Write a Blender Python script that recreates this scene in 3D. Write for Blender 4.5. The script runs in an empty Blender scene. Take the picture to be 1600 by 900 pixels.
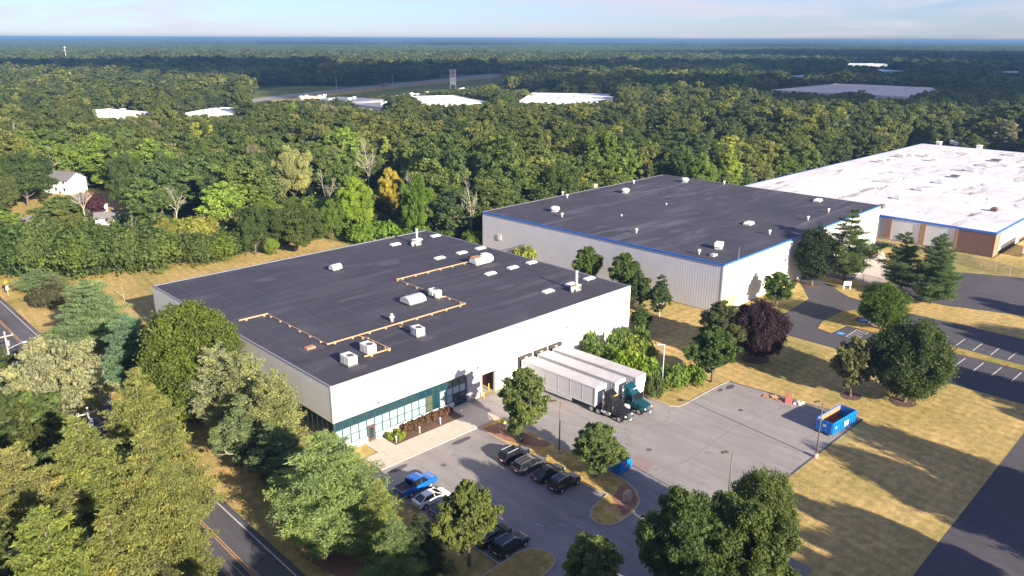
import bpy, math, random
import numpy as np
from mathutils import Vector, Matrix
PI = math.pi
S = bpy.context.scene
COL = S.collection
# ---------------------------------------------------------------- camera
CAM = np.array([-48.47, -83.85, 54.0]); FPX = 1219.6
PITCH, ROLL, HEAD = math.radians(17.735), math.radians(0.213), math.radians(44.273)
_f = np.array([math.sin(HEAD) * math.cos(PITCH), math.cos(HEAD) * math.cos(PITCH), -math.sin(PITCH)])
_r0 = np.array([math.cos(HEAD), -math.sin(HEAD), 0.0])
_u0 = np.cross(_r0, _f)
_r = _r0 * math.cos(ROLL) + _u0 * math.sin(ROLL)
_u = -_r0 * math.sin(ROLL) + _u0 * math.cos(ROLL)
cam = bpy.data.cameras.new('camera'); camo = bpy.data.objects.new('camera', cam); COL.objects.link(camo)
cam.sensor_width = 36; cam.lens = FPX * 36 / 1600; cam.clip_end = 60000; cam.clip_start = 0.5
camo.matrix_world = Matrix(((_r[0], _u[0], -_f[0], CAM[0]), (_r[1], _u[1], -_f[1], CAM[1]), (_r[2], _u[2], -_f[2], CAM[2]), (0, 0, 0, 1)))
S.camera = camo

def G(px, py, z=0.0):
    """ground (or height z) point seen at a photograph position"""
    d = _f + _r * (px - 800) / FPX + _u * (450 - py) / FPX
    return CAM + d * ((z - CAM[2]) / d[2])
def P2(P):
    d = np.asarray(P, float) - CAM; z = d @ _f
    return 800 + FPX * (d @ _r) / z, 450 - FPX * (d @ _u) / z, z
def height_at(base, py):
    """height of a vertical line on ground point base whose top is seen at row py"""
    lo, hi = 0.0, 53.0
    for _ in range(40):
        m = (lo + hi) / 2
        if P2((base[0], base[1], m))[1] > py: lo = m
        else: hi = m
    return lo
# ---------------------------------------------------------------- light
SUN_EL, SUN_AZ = math.radians(20.5), math.radians(83.8)      # shadows run towards azimuth 83.8 deg (x axis = 0)
sdir = Vector((math.cos(SUN_AZ) * math.cos(SUN_EL), math.sin(SUN_AZ) * math.cos(SUN_EL), -math.sin(SUN_EL)))
sun = bpy.data.lights.new('sun', 'SUN'); sun.energy = 4.6; sun.angle = math.radians(0.5); sun.color = (1.0, 0.90, 0.74)
suno = bpy.data.objects.new('sun', sun); COL.objects.link(suno)
suno.rotation_euler = sdir.to_track_quat('-Z', 'Y').to_euler(); suno.location = (0, -200, 200)
W = bpy.data.worlds.new('World'); S.world = W; W.use_nodes = True
wn, wl = W.node_tree.nodes, W.node_tree.links
bg = wn['Background']; sky = wn.new('ShaderNodeTexSky'); sky.sky_type = 'NISHITA'; sky.sun_disc = False
sky.sun_elevation = SUN_EL
to_sun = -sdir
sky.sun_rotation = math.atan2(to_sun.x, to_sun.y)
sky.air_density = 1.2; sky.dust_density = 0.1; sky.ozone_density = 2.5; sky.altitude = 50
# thin streaky cloud mixed into the sky, over the whole dome
tc = wn.new('ShaderNodeTexCoord'); sp = wn.new('ShaderNodeSeparateXYZ'); wl.new(tc.outputs['Generated'], sp.inputs[0])
ad = wn.new('ShaderNodeMath'); ad.operation = 'ADD'; ad.inputs[1].default_value = 0.10; wl.new(sp.outputs['Z'], ad.inputs[0])
mx = wn.new('ShaderNodeMath'); mx.operation = 'MAXIMUM'; mx.inputs[1].default_value = 0.03; wl.new(ad.outputs[0], mx.inputs[0])
dx = wn.new('ShaderNodeMath'); dx.operation = 'DIVIDE'; wl.new(sp.outputs['X'], dx.inputs[0]); wl.new(mx.outputs[0], dx.inputs[1])
dy = wn.new('ShaderNodeMath'); dy.operation = 'DIVIDE'; wl.new(sp.outputs['Y'], dy.inputs[0]); wl.new(mx.outputs[0], dy.inputs[1])
cb = wn.new('ShaderNodeCombineXYZ'); wl.new(dx.outputs[0], cb.inputs[0]); wl.new(dy.outputs[0], cb.inputs[1])
nz = wn.new('ShaderNodeTexNoise'); nz.inputs['Scale'].default_value = 0.55; nz.inputs['Detail'].default_value = 7; nz.inputs['Roughness'].default_value = 0.55
nz.inputs['Distortion'].default_value = 0.6
wl.new(cb.outputs[0], nz.inputs['Vector'])
cr = wn.new('ShaderNodeValToRGB'); cr.color_ramp.elements[0].position = 0.44; cr.color_ramp.elements[1].position = 0.66
cr.color_ramp.elements[0].color = (0.10, 0.10, 0.10, 1); cr.color_ramp.elements[1].color = (0.85, 0.85, 0.85, 1)
wl.new(nz.outputs['Fac'], cr.inputs[0])
mixc = wn.new('ShaderNodeMixRGB'); mixc.inputs['Color2'].default_value = (2.75, 2.65, 3.0, 1)
wl.new(cr.outputs[0], mixc.inputs['Fac'])
tn = wn.new('ShaderNodeMixRGB'); tn.blend_type = 'MULTIPLY'; tn.inputs['Fac'].default_value = 1.0; tn.inputs['Color2'].default_value = (0.27, 0.37, 0.72, 1); wl.new(sky.outputs[0], tn.inputs['Color1']); wl.new(tn.outputs[0], mixc.inputs['Color1'])
wl.new(mixc.outputs[0], bg.inputs['Color']); bg.inputs['Strength'].default_value = 0.098
S.view_settings.view_transform = 'Standard'; S.view_settings.look = 'None'; S.view_settings.gamma = 1
S.view_settings.exposure = 1.55
S.view_settings.use_curve_mapping = False
HAZE_D = 1.7e-4
S.cycles.use_denoising = True; S.cycles.max_bounces = 5; S.cycles.diffuse_bounces = 4; S.cycles.transparent_max_bounces = 6
S.cycles.volume_bounces = 0; S.cycles.caustics_reflective = False; S.cycles.caustics_refractive = False
LB = 1.65
def tag(o, label=None, cat=None, group=None, kind=None):
    if label: o['label'] = label
    if cat: o['category'] = cat
    if group: o['group'] = group
    if kind: o['kind'] = kind
    return o
def thing(name, label, cat, loc=(0, 0, 0), rz=0.0, group=None):
    o = bpy.data.objects.new(name, None); COL.objects.link(o); o.location = loc; o.rotation_euler = (0, 0, rz)
    o.empty_display_size = 0.3
    return tag(o, label, cat, group)
def link(name, me, parent=None, loc=None, rot=None, scale=None, color=None):
    o = bpy.data.objects.new(name, me); COL.objects.link(o); o.parent = parent
    if loc is not None: o.location = loc
    if rot is not None: o.rotation_euler = rot
    if scale is not None: o.scale = scale
    if color is not None: o.color = (color[0] * LB, color[1] * LB, color[2] * LB, 1)
    return o
def dup(root, loc, rz=None, label=None, scale=None):
    c = root.copy(); COL.objects.link(c); c.location = loc
    if rz is not None: c.rotation_euler = (0, 0, rz)
    if scale is not None: c.scale = scale
    if label: c['label'] = label
    for ch in list(root.children):
        d = ch.copy(); COL.objects.link(d); d.parent = c
        for g in list(ch.children):
            e = g.copy(); COL.objects.link(e); e.parent = d
    return c
class MB:
    def __init__(s): s.v = []; s.f = []
    def add(s, vs, fs):
        k = len(s.v); s.v += [tuple(p) for p in vs]; s.f += [tuple(i + k for i in f) for f in fs]; return s
    def box(s, x0, x1, y0, y1, z0, z1, top=0.0, topy=None):
        ty = top if topy is None else topy
        return s.add([(x0, y0, z0), (x1, y0, z0), (x1, y1, z0), (x0, y1, z0), (x0 + top, y0 + ty, z1), (x1 - top, y0 + ty, z1), (x1 - top, y1 - ty, z1), (x0 + top, y1 - ty, z1)],
                     [(0, 3, 2, 1), (4, 5, 6, 7), (0, 1, 5, 4), (1, 2, 6, 5), (2, 3, 7, 6), (3, 0, 4, 7)])
    def rbox(s, c, sx, sy, sz, rz=0.0, tilt=0.0):
        M = Matrix.Translation(c) @ Matrix.Rotation(rz, 4, 'Z') @ Matrix.Rotation(tilt, 4, 'Y'); k = []
        for z in (-.5, .5):
            for x, y in ((-.5, -.5), (.5, -.5), (.5, .5), (-.5, .5)): k.append(M @ Vector((x * sx, y * sy, z * sz)))
        return s.add(k, [(0, 3, 2, 1), (4, 5, 6, 7), (0, 1, 5, 4), (1, 2, 6, 5), (2, 3, 7, 6), (3, 0, 4, 7)])
    def tube(s, p0, p1, r0, r1=None, n=8, caps=True):
        r1 = r0 if r1 is None else r1; a = Vector(p0); b = Vector(p1); d = (b - a)
        if d.length < 1e-6: return s
        d.normalize(); t = d.cross(Vector((0, 0, 1)) if abs(d.z) < .9 else Vector((1, 0, 0))).normalized(); w = d.cross(t)
        vs = [a + (t * math.cos(2 * PI * i / n) + w * math.sin(2 * PI * i / n)) * r0 for i in range(n)]
        vs += [b + (t * math.cos(2 * PI * i / n) + w * math.sin(2 * PI * i / n)) * r1 for i in range(n)]
        fs = [(i, (i + 1) % n, n + (i + 1) % n, n + i) for i in range(n)]
        if caps: fs += [tuple(range(n))[::-1], tuple(range(n, 2 * n))]
        return s.add(vs, fs)
    def prism(s, poly, z0, z1):
        n = len(poly)
        if sum(poly[i][0] * poly[(i + 1) % n][1] - poly[(i + 1) % n][0] * poly[i][1] for i in range(n)) < 0: poly = poly[::-1]
        return s.add([(p[0], p[1], z0) for p in poly] + [(p[0], p[1], z1) for p in poly],
                     [tuple(range(n))[::-1], tuple(range(n, 2 * n))] + [(i, (i + 1) % n, n + (i + 1) % n, n + i) for i in range(n)])
    def sheet(s, poly, z):
        n = len(poly)
        if sum(poly[i][0] * poly[(i + 1) % n][1] - poly[(i + 1) % n][0] * poly[i][1] for i in range(n)) < 0: poly = poly[::-1]
        return s.add([(p[0], p[1], z) for p in poly], [tuple(range(n))])
    def loft(s, rings, closed=True):
        n = len(rings[0]); vs = [p for r in rings for p in r]; fs = []
        for k in range(len(rings) - 1):
            for i in range(n): fs.append((k * n + i, k * n + (i + 1) % n, (k + 1) * n + (i + 1) % n, (k + 1) * n + i))
        fs += [tuple(range(n))[::-1], tuple(range((len(rings) - 1) * n, len(rings) * n))]
        return s.add(vs, fs)
    def dome(s, c, rx, ry, rz, n=12, m=4):
        vs = []; fs = []
        for j in range(m):
            a = j / m * PI / 2
            for i in range(n): b = 2 * PI * i / n; vs.append((c[0] + rx * math.cos(a) * math.cos(b), c[1] + ry * math.cos(a) * math.sin(b), c[2] + rz * math.sin(a)))
        vs.append((c[0], c[1], c[2] + rz))
        for j in range(m - 1):
            for i in range(n): fs.append((j * n + i, j * n + (i + 1) % n, (j + 1) * n + (i + 1) % n, (j + 1) * n + i))
        for i in range(n): fs.append(((m - 1) * n + i, (m - 1) * n + (i + 1) % n, m * n))
        fs.append(tuple(range(n))[::-1]); return s.add(vs, fs)
    def mesh(s, name, m, smooth=False):
        me = bpy.data.meshes.new(name); me.from_pydata(s.v, [], s.f); me.update()
        if m: me.materials.append(m)
        if smooth: me.shade_smooth()
        return me
    def build(s, name, m, parent=None, smooth=False, loc=None, rot=None, bevel=0.0):
        o = link(name, s.mesh(name, m, smooth), parent, loc, rot)
        if bevel:
            b = o.modifiers.new('bevel', 'BEVEL'); b.width = bevel; b.segments = 2; b.limit_method = 'ANGLE'
        return o
# ---------------------------------------------------------------- materials
def newmat(name):
    m = bpy.data.materials.new(name); m.use_nodes = True; return m, m.node_tree.nodes, m.node_tree.links, m.node_tree.nodes['Principled BSDF']
def rgb(c): return (c[0], c[1], c[2], 1)
def mat(name, c, rough=0.6, metal=0.0, var=0.15, scale=2.0, spec=0.5, c2=None, bump=0.0, detail=5, objvar=0.0, coord='Object', scl2=None):
    """base colour varied by noise between c*(1-var) (or c2) and c*(1+var)"""
    m, n, l, b = newmat(name); b.inputs['Roughness'].default_value = rough; b.inputs['Metallic'].default_value = metal
    b.inputs['Specular IOR Level'].default_value = spec
    t = n.new('ShaderNodeTexCoord'); z = n.new('ShaderNodeTexNoise'); z.inputs['Scale'].default_value = scale; z.inputs['Detail'].default_value = detail
    z.inputs['Roughness'].default_value = 0.62
    mp = n.new('ShaderNodeMapping'); l.new(t.outputs[coord], mp.inputs[0]); l.new(mp.outputs[0], z.inputs['Vector'])
    if scl2: mp.inputs['Scale'].default_value = scl2
    r = n.new('ShaderNodeValToRGB'); r.color_ramp.elements[0].position = 0.3; r.color_ramp.elements[1].position = 0.7
    a = c2 if c2 else tuple(x * (1 - var) for x in c); d = c if c2 else tuple(min(1, x * (1 + var)) for x in c)
    r.color_ramp.elements[0].color = rgb(a); r.color_ramp.elements[1].color = rgb(d); l.new(z.outputs['Fac'], r.inputs[0])
    out = r.outputs[0]
    if objvar:
        oi = n.new('ShaderNodeObjectInfo'); mr = n.new('ShaderNodeMapRange'); mr.inputs['To Min'].default_value = 1 - objvar; mr.inputs['To Max'].default_value = 1 + objvar
        l.new(oi.outputs['Random'], mr.inputs[0]); mu = n.new('ShaderNodeVectorMath'); mu.operation = 'SCALE'; l.new(out, mu.inputs[0]); l.new(mr.outputs[0], mu.inputs['Scale']); out = mu.outputs[0]
    l.new(out, b.inputs['Base Color'])
    if bump:
        bp = n.new('ShaderNodeBump'); bp.inputs['Strength'].default_value = bump; bp.inputs['Distance'].default_value = 0.05; l.new(z.outputs['Fac'], bp.inputs['Height']); l.new(bp.outputs[0], b.inputs['Normal'])
    return m
def ramp(n, l, src, stops):
    r = n.new('ShaderNodeValToRGB'); e = r.color_ramp.elements
    while len(e) < len(stops): e.new(0.5)
    for k, (p, c) in enumerate(stops): e[k].position = p; e[k].color = rgb(c) if len(c) == 3 else c
    l.new(src, r.inputs[0]); return r.outputs[0]
def noise(n, l, vec, scale, detail=5, rough=0.6, dist=0.0, sc=None):
    z = n.new('ShaderNodeTexNoise'); z.inputs['Scale'].default_value = scale; z.inputs['Detail'].default_value = detail; z.inputs['Roughness'].default_value = rough; z.inputs['Distortion'].default_value = dist
    if sc or True:
        mp = n.new('ShaderNodeMapping'); l.new(vec, mp.inputs[0]); l.new(mp.outputs[0], z.inputs['Vector'])
        if sc: mp.inputs['Scale'].default_value = sc[0]; mp.inputs['Rotation'].default_value = (0, 0, sc[1])
    return z.outputs['Fac']
def mixrgb(n, l, fac, a, b, mode='MIX'):
    m = n.new('ShaderNodeMixRGB'); m.blend_type = mode
    for s_, k in ((fac, 'Fac'), (a, 'Color1'), (b, 'Color2')):
        if isinstance(s_, (int, float)): m.inputs[k].default_value = s_
        elif isinstance(s_, tuple): m.inputs[k].default_value = rgb(s_)
        else: l.new(s_, m.inputs[k])
    return m.outputs[0]
def m_lawn(name, dry, mid, green, scale=1.0, gshift=0.0):
    m, n, l, b = newmat(name); t = n.new('ShaderNodeTexCoord').outputs['Object']
    big = noise(n, l, t, 0.045 * scale, 6, 0.62, 0.4); fine = noise(n, l, t, 0.9, 7, 0.75); st = noise(n, l, t, 1.0, 4, 0.6, 0.3, ((0.12, 0.9, 1), 0.12))
    c = ramp(n, l, big, [(0.36 + gshift, green), (0.47 + gshift, mid), (0.60 + gshift, dry)])
    c = mixrgb(n, l, 0.75, c, ramp(n, l, fine, [(0.3, (0.45, 0.45, 0.45)), (0.7, (1.5, 1.42, 1.3))]), 'MULTIPLY')
    c = mixrgb(n, l, 0.5, c, ramp(n, l, st, [(0.3, (0.72, 0.78, 0.7)), (0.7, (1.2, 1.15, 1.1))]), 'MULTIPLY')
    wv = n.new('ShaderNodeTexWave'); wv.inputs['Scale'].default_value = 0.16; wv.inputs['Distortion'].default_value = 2.5; wv.inputs['Detail'].default_value = 2; wv.inputs['Detail Scale'].default_value = 0.6; mpw = n.new('ShaderNodeMapping'); mpw.inputs['Rotation'].default_value = (0, 0, 0.12); l.new(t, mpw.inputs[0]); l.new(mpw.outputs[0], wv.inputs['Vector'])
    c = mixrgb(n, l, 0.6, c, ramp(n, l, wv.outputs['Fac'], [(0.3, (0.86, 0.90, 0.84)), (0.7, (1.08, 1.06, 1.04))]), 'MULTIPLY')
    wd = noise(n, l, t, 0.22, 8, 0.75, 0.8); c = mixrgb(n, l, ramp(n, l, wd, [(0.56, (0, 0, 0)), (0.66, (0.6, 0.6, 0.6))]), c, tuple(x * 0.75 for x in mid)); wd2 = noise(n, l, t, 0.16, 8, 0.8, 1.2); c = mixrgb(n, l, ramp(n, l, wd2, [(0.60, (0, 0, 0)), (0.68, (0.5, 0.5, 0.5))]), c, tuple(min(1, x * 1.35) for x in dry))
    l.new(c, b.inputs['Base Color']); b.inputs['Roughness'].default_value = 0.95; b.inputs['Specular IOR Level'].default_value = 0.1
    bp = n.new('ShaderNodeBump'); bp.inputs['Strength'].default_value = 0.9; bp.inputs['Distance'].default_value = 0.12; l.new(noise(n, l, t, 3.5, 5, 0.8), bp.inputs['Height']); l.new(bp.outputs[0], b.inputs['Normal'])
    return m
def m_asphalt(name, c, crack=0.5, stain=0.25, tint=(1, 1, 1), crack_scale=0.12, streak=0.0):
    m, n, l, b = newmat(name); t = n.new('ShaderNodeTexCoord').outputs['Object']
    big = noise(n, l, t, 0.05, 5, 0.55, 0.5); med = noise(n, l, t, 0.5, 6, 0.65); fine = noise(n, l, t, 9, 3, 0.7)
    k = mixrgb(n, l, 1.0, rgb(c)[:3], ramp(n, l, big, [(0.3, (1 - stain,) * 3), (0.72, (1 + stain,) * 3)]), 'MULTIPLY')
    k = mixrgb(n, l, 0.6, k, ramp(n, l, med, [(0.25, (0.82, 0.82, 0.84)), (0.75, (1.14, 1.13, 1.12))]), 'MULTIPLY')
    k = mixrgb(n, l, 0.5, k, ramp(n, l, fine, [(0.3, (0.8, 0.8, 0.8)), (0.7, (1.2, 1.2, 1.2))]), 'MULTIPLY')
    sp_ = noise(n, l, t, 0.33, 3, 0.5, 0.2); k = mixrgb(n, l, 0.8, k, ramp(n, l, sp_, [(0.66, (1, 1, 1)), (0.74, (0.72, 0.72, 0.74))]), 'MULTIPLY')
    tk = noise(n, l, t, 1.0, 4, 0.55, 0.5, ((0.7, 0.06, 1), 0.1)); k = mixrgb(n, l, 0.5, k, ramp(n, l, tk, [(0.4, (0.84, 0.84, 0.85)), (0.62, (1.08, 1.08, 1.08))]), 'MULTIPLY')
    if streak:
        s2 = noise(n, l, t, 1.0, 3, 0.5, 0.8, ((0.9, 0.05, 1), 0.0)); k = mixrgb(n, l, streak, k, ramp(n, l, s2, [(0.4, (0.7, 0.7, 0.7)), (0.65, (1.15, 1.15, 1.15))]), 'MULTIPLY')
    if crack:
        v = n.new('ShaderNodeTexVoronoi'); v.feature = 'DISTANCE_TO_EDGE'; v.inputs['Scale'].default_value = crack_scale
        wv = n.new('ShaderNodeMixRGB'); wv.inputs['Fac'].default_value = 0.12
        zz = n.new('ShaderNodeTexNoise'); zz.inputs['Scale'].default_value = 0.5; l.new(t, zz.inputs['Vector'])
        vm = n.new('ShaderNodeVectorMath'); vm.operation = 'MULTIPLY_ADD'; l.new(zz.outputs['Color'], vm.inputs[0]); vm.inputs[1].default_value = (3, 3, 0); l.new(t, vm.inputs[2]); l.new(vm.outputs[0], v.inputs['Vector'])
        k = mixrgb(n, l, ramp(n, l, v.outputs['Distance'], [(0.0, (crack,) * 3), (0.006, (0, 0, 0))]), k, tuple(x * 0.35 for x in c))
    l.new(k, b.inputs['Base Color']); b.inputs['Roughness'].default_value = 0.9; b.inputs['Specular IOR Level'].default_value = 0.25
    bp = n.new('ShaderNodeBump'); bp.inputs['Strength'].default_value = 0.3; bp.inputs['Distance'].default_value = 0.02; l.new(fine, bp.inputs['Height']); l.new(bp.outputs[0], b.inputs['Normal'])
    return m
def m_leaf(name, far=False, transl=0.44):
    m, n, l, b = newmat(name); at = n.new('ShaderNodeAttribute'); at.attribute_name = 'tint'; oi = n.new('ShaderNodeObjectInfo')
    if far:
        base = ramp(n, l, oi.outputs['Random'], [(0.0, (0.078, 0.105, 0.040)), (0.22, (0.098, 0.124, 0.042)), (0.46, (0.120, 0.142, 0.044)), (0.68, (0.13, 0.148, 0.044)), (0.86, (0.175, 0.185, 0.055)), (0.96, (0.25, 0.25, 0.07)), (1.0, (0.22, 0.20, 0.13))])
    else: base = oi.outputs['Color']
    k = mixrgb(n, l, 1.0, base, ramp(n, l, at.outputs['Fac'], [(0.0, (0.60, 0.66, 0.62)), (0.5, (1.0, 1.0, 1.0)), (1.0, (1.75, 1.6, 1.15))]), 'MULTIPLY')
    b.inputs['Roughness'].default_value = 0.6; b.inputs['Specular IOR Level'].default_value = 0.22; l.new(k, b.inputs['Base Color'])
    tr = n.new('ShaderNodeBsdfTranslucent'); l.new(mixrgb(n, l, 1.0, k, (1.3, 1.5, 0.6), 'MULTIPLY'), tr.inputs['Color'])
    ms = n.new('ShaderNodeMixShader'); ms.inputs[0].default_value = transl
    out = n['Material Output']; l.new(b.outputs[0], ms.inputs[1]); l.new(tr.outputs[0], ms.inputs[2]); l.new(ms.outputs[0], out.inputs[0])
    return m
M = {}
M['leaf'] = m_leaf('foliage'); M['leaf_far'] = m_leaf('far foliage', True)
M['bark'] = mat('bark', (0.13, 0.10, 0.075), 0.9, var=0.35, scale=3, bump=0.5)
M['pale_bark'] = mat('pale bark', (0.46, 0.40, 0.32), 0.85, var=0.25, scale=2)
M['lawn'] = m_lawn('dry lawn', (0.52, 0.37, 0.16), (0.42, 0.315, 0.125), (0.28, 0.25, 0.09))
M['verge'] = m_lawn('dry verge grass', (0.54, 0.36, 0.14), (0.42, 0.30, 0.10), (0.27, 0.24, 0.07), 1.6, 0.02)
M['green_grass'] = m_lawn('green grass', (0.22, 0.22, 0.05), (0.14, 0.17, 0.035), (0.08, 0.13, 0.02), 2)
M['floor'] = mat('forest floor', (0.075, 0.10, 0.035), 0.95, c2=(0.05, 0.065, 0.026), scale=0.05, spec=0.1)
M['yard'] = m_asphalt('grey asphalt yard', (0.285, 0.255, 0.240), 0.35, 0.13, crack_scale=0.05)
M['lot'] = m_asphalt('grey asphalt lot', (0.268, 0.238, 0.226), 0.25, 0.16, crack_scale=0.07)
M['road'] = m_asphalt('road asphalt', (0.115, 0.105, 0.12), 0.9, 0.18, crack_scale=0.22, streak=0.35)
M['road_dark'] = m_asphalt('dark asphalt', (0.088, 0.078, 0.085), 0.5, 0.2, crack_scale=0.07)
M['new_asphalt'] = m_asphalt('new asphalt', (0.082, 0.074, 0.082), 0.25, 0.22, crack_scale=0.05)
M['concrete'] = mat('concrete', (0.50, 0.42, 0.35), 0.85, var=0.08, scale=1.2, spec=0.3)
M['joint'] = mat('sealed joint', (0.15, 0.14, 0.145), 0.9)
M['kerb'] = mat('kerb concrete', (0.42, 0.37, 0.32), 0.85, var=0.15, scale=2)
M['mulch'] = mat('mulch', (0.115, 0.062, 0.045), 0.95, var=0.4, scale=6, bump=0.6)
M['red_mulch'] = mat('red mulch', (0.27, 0.125, 0.08), 0.95, var=0.3, scale=5, bump=0.5)
M['paint'] = mat('white road paint', (0.72, 0.68, 0.62), 0.7, c2=(0.42, 0.39, 0.36), scale=4)
M['faded'] = mat('faded paint', (0.33, 0.30, 0.29), 0.8, c2=(0.24, 0.22, 0.22), scale=2)
M['yellow'] = mat('yellow road paint', (0.62, 0.34, 0.10), 0.7, c2=(0.38, 0.23, 0.10), scale=3)
M['white'] = mat('white painted wall', (0.80, 0.77, 0.72), 0.6, var=0.02, scale=0.4)
M['panel'] = mat('grey white metal panel', (0.80, 0.76, 0.70), 0.55, c2=(0.72, 0.69, 0.65), scale=0.5, objvar=0.03)
M['clad'] = mat('pale lilac grey cladding', (0.62, 0.61, 0.64), 0.5, c2=(0.55, 0.54, 0.57), scale=0.25)
M['trim'] = mat('pale roof trim', (0.45, 0.44, 0.46), 0.5); M['edge'] = mat('grey roof edge', (0.20, 0.19, 0.22), 0.6)
M['blue_trim'] = mat('blue fascia', (0.02, 0.14, 0.52), 0.45, var=0.1)
M['glass'] = mat('dark teal glass', (0.008, 0.04, 0.055), 0.08, var=0.25, scale=1.2, spec=0.7)
M['glass_light'] = mat('window with pale blind', (0.30, 0.44, 0.45), 0.25, var=0.12, scale=0.9, spec=0.6, objvar=0.12)
M['frame'] = mat('dark window frame', (0.02, 0.055, 0.065), 0.4)
M['black'] = mat('black rubber', (0.015, 0.015, 0.016), 0.75)
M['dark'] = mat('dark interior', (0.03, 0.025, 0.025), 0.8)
M['stone'] = mat('grey rough wall', (0.50, 0.45, 0.45), 0.85, var=0.08, scale=4)
M['tan'] = mat('tan wall', (0.55, 0.38, 0.20), 0.8)
M['brown'] = mat('brown brick', (0.165, 0.088, 0.068), 0.85, var=0.2, scale=1.5)
M['col_brown'] = mat('brown pilaster', (0.30, 0.18, 0.11), 0.8, var=0.1)
M['orange'] = mat('orange gas pipe', (0.60, 0.33, 0.17), 0.6, var=0.2, scale=1)
M['rust'] = mat('rusty hood', (0.50, 0.20, 0.10), 0.8, var=0.25, scale=2)
M['galv'] = mat('pale galvanised metal', (0.52, 0.51, 0.51), 0.5, var=0.08, metal=0.0)
M['unit'] = mat('beige white metal', (0.74, 0.71, 0.64), 0.5, var=0.06, scale=2)
M['sky_glass'] = mat('skylight dome', (0.66, 0.67, 0.68), 0.3, var=0.05)
M['dkgrey'] = mat('dark grey metal', (0.10, 0.09, 0.09), 0.6)
M['pole'] = mat('bronze pole', (0.12, 0.085, 0.065), 0.5)
M['chrome'] = mat('chrome', (0.75, 0.75, 0.77), 0.15, metal=1.0, var=0.03)
M['rim'] = mat('alloy rim', (0.55, 0.55, 0.57), 0.3, metal=0.6)
M['red'] = mat('red lens', (0.45, 0.02, 0.02), 0.3)
M['lens'] = mat('clear lens', (0.85, 0.85, 0.85), 0.1)
M['carglass'] = mat('car glass', (0.012, 0.014, 0.018), 0.04, spec=0.9, var=0.1)
def paint(name, c, rough=0.22):
    m, n, l, b = newmat(name); b.inputs['Base Color'].default_value = rgb(c); b.inputs['Roughness'].default_value = 0.35; b.inputs['Coat Weight'].default_value = 0.35; b.inputs['Coat Roughness'].default_value = 0.098
    t = n.new('ShaderNodeTexCoord').outputs['Object']; z = noise(n, l, t, 1.3, 5); l.new(ramp(n, l, z, [(0.3, tuple(x * 0.85 for x in c)), (0.7, tuple(min(1, x * 1.1) for x in c))]), b.inputs['Base Color'])
    return m
M['p_blue'] = paint('blue car paint', (0.003, 0.11, 0.45)); M['p_white'] = paint('white car paint', (0.80, 0.78, 0.76)); M['p_black'] = paint('black car paint', (0.010, 0.011, 0.015))
M['p_grey'] = paint('dark grey car paint', (0.055, 0.058, 0.062)); M['p_navy'] = paint('dark navy car paint', (0.012, 0.016, 0.035)); M['p_steel'] = paint('steel blue grey car paint', (0.05, 0.065, 0.085))
M['p_teal'] = paint('dark teal truck paint', (0.003, 0.05, 0.062)); M['p_brown'] = paint('black brown truck paint', (0.014, 0.012, 0.012))
M['p_red'] = paint('red car paint', (0.5, 0.02, 0.02))
M['bin_blue'] = mat('blue painted steel', (0.004, 0.20, 0.62), 0.45, var=0.12, scale=1.5)
M['wood'] = mat('raw plywood', (0.50, 0.28, 0.14), 0.8, var=0.2)
M['roofing'] = mat('grey shingles', (0.17, 0.155, 0.16), 0.9, var=0.12, scale=2)
M['siding'] = mat('white siding', (0.80, 0.78, 0.75), 0.7, var=0.03)
M['farroof'] = mat('far pale roof', (0.72, 0.72, 0.73), 0.7, var=0.08, scale=0.05)
M['farwall'] = mat('far beige wall', (0.78, 0.64, 0.52), 0.8, var=0.1, scale=0.1)
M['fargrey'] = mat('far grey roof', (0.20, 0.20, 0.24), 0.8, var=0.1, scale=0.05)
M['farlot'] = mat('far pavement', (0.27, 0.25, 0.24), 0.9, var=0.15, scale=0.02)
def m_roof(name, c, light, dirt=0.35, scale=1.0, streakdir=0.0):
    m, n, l, b = newmat(name); t = n.new('ShaderNodeTexCoord').outputs['Object']
    big = noise(n, l, t, 0.05 * scale, 6, 0.6, 0.6); med = noise(n, l, t, 0.35, 6, 0.65, 0.3); st = noise(n, l, t, 1.0, 6, 0.7, 1.2, ((0.035, 0.16, 1), streakdir)); fine = noise(n, l, t, 6, 3, 0.7)
    k = mixrgb(n, l, 1.0, rgb(c)[:3], ramp(n, l, big, [(0.32, (0.82, 0.82, 0.84)), (0.7, (1.2, 1.18, 1.2))]), 'MULTIPLY')
    k = mixrgb(n, l, 0.8, k, ramp(n, l, med, [(0.3, (0.85, 0.85, 0.85)), (0.7, (1.14, 1.14, 1.14))]), 'MULTIPLY')
    k = mixrgb(n, l, 0.4, k, ramp(n, l, fine, [(0.3, (0.8, 0.8, 0.8)), (0.7, (1.2, 1.2, 1.2))]), 'MULTIPLY')
    k = mixrgb(n, l, ramp(n, l, st, [(0.52 if dirt < .9 else 0.555, (0, 0, 0)), (0.72 if dirt < .9 else 0.66, (dirt,) * 3)]), k, light)
    l.new(k, b.inputs['Base Color']); b.inputs['Roughness'].default_value = 0.8; b.inputs['Specular IOR Level'].default_value = 0.3
    return m
M['roof1'] = m_roof('black roof membrane', (0.052, 0.048, 0.062), (0.15, 0.14, 0.16), 0.4)
M['roof2'] = m_roof('weathered black roof', (0.054, 0.050, 0.064), (0.20, 0.19, 0.22), 0.5, 1.5, 0.5)
M['roof3'] = m_roof('white roof membrane', (0.66, 0.63, 0.61), (0.13, 0.105, 0.105), 0.92, 1.0, 1.45)
M['seam'] = mat('roof seam', (0.074, 0.069, 0.084), 0.8, c2=(0.054, 0.050, 0.064), scale=0.25)
M['seam3'] = mat('white roof seam', (0.55, 0.50, 0.48), 0.8, c2=(0.70, 0.66, 0.64), scale=0.3)
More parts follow.
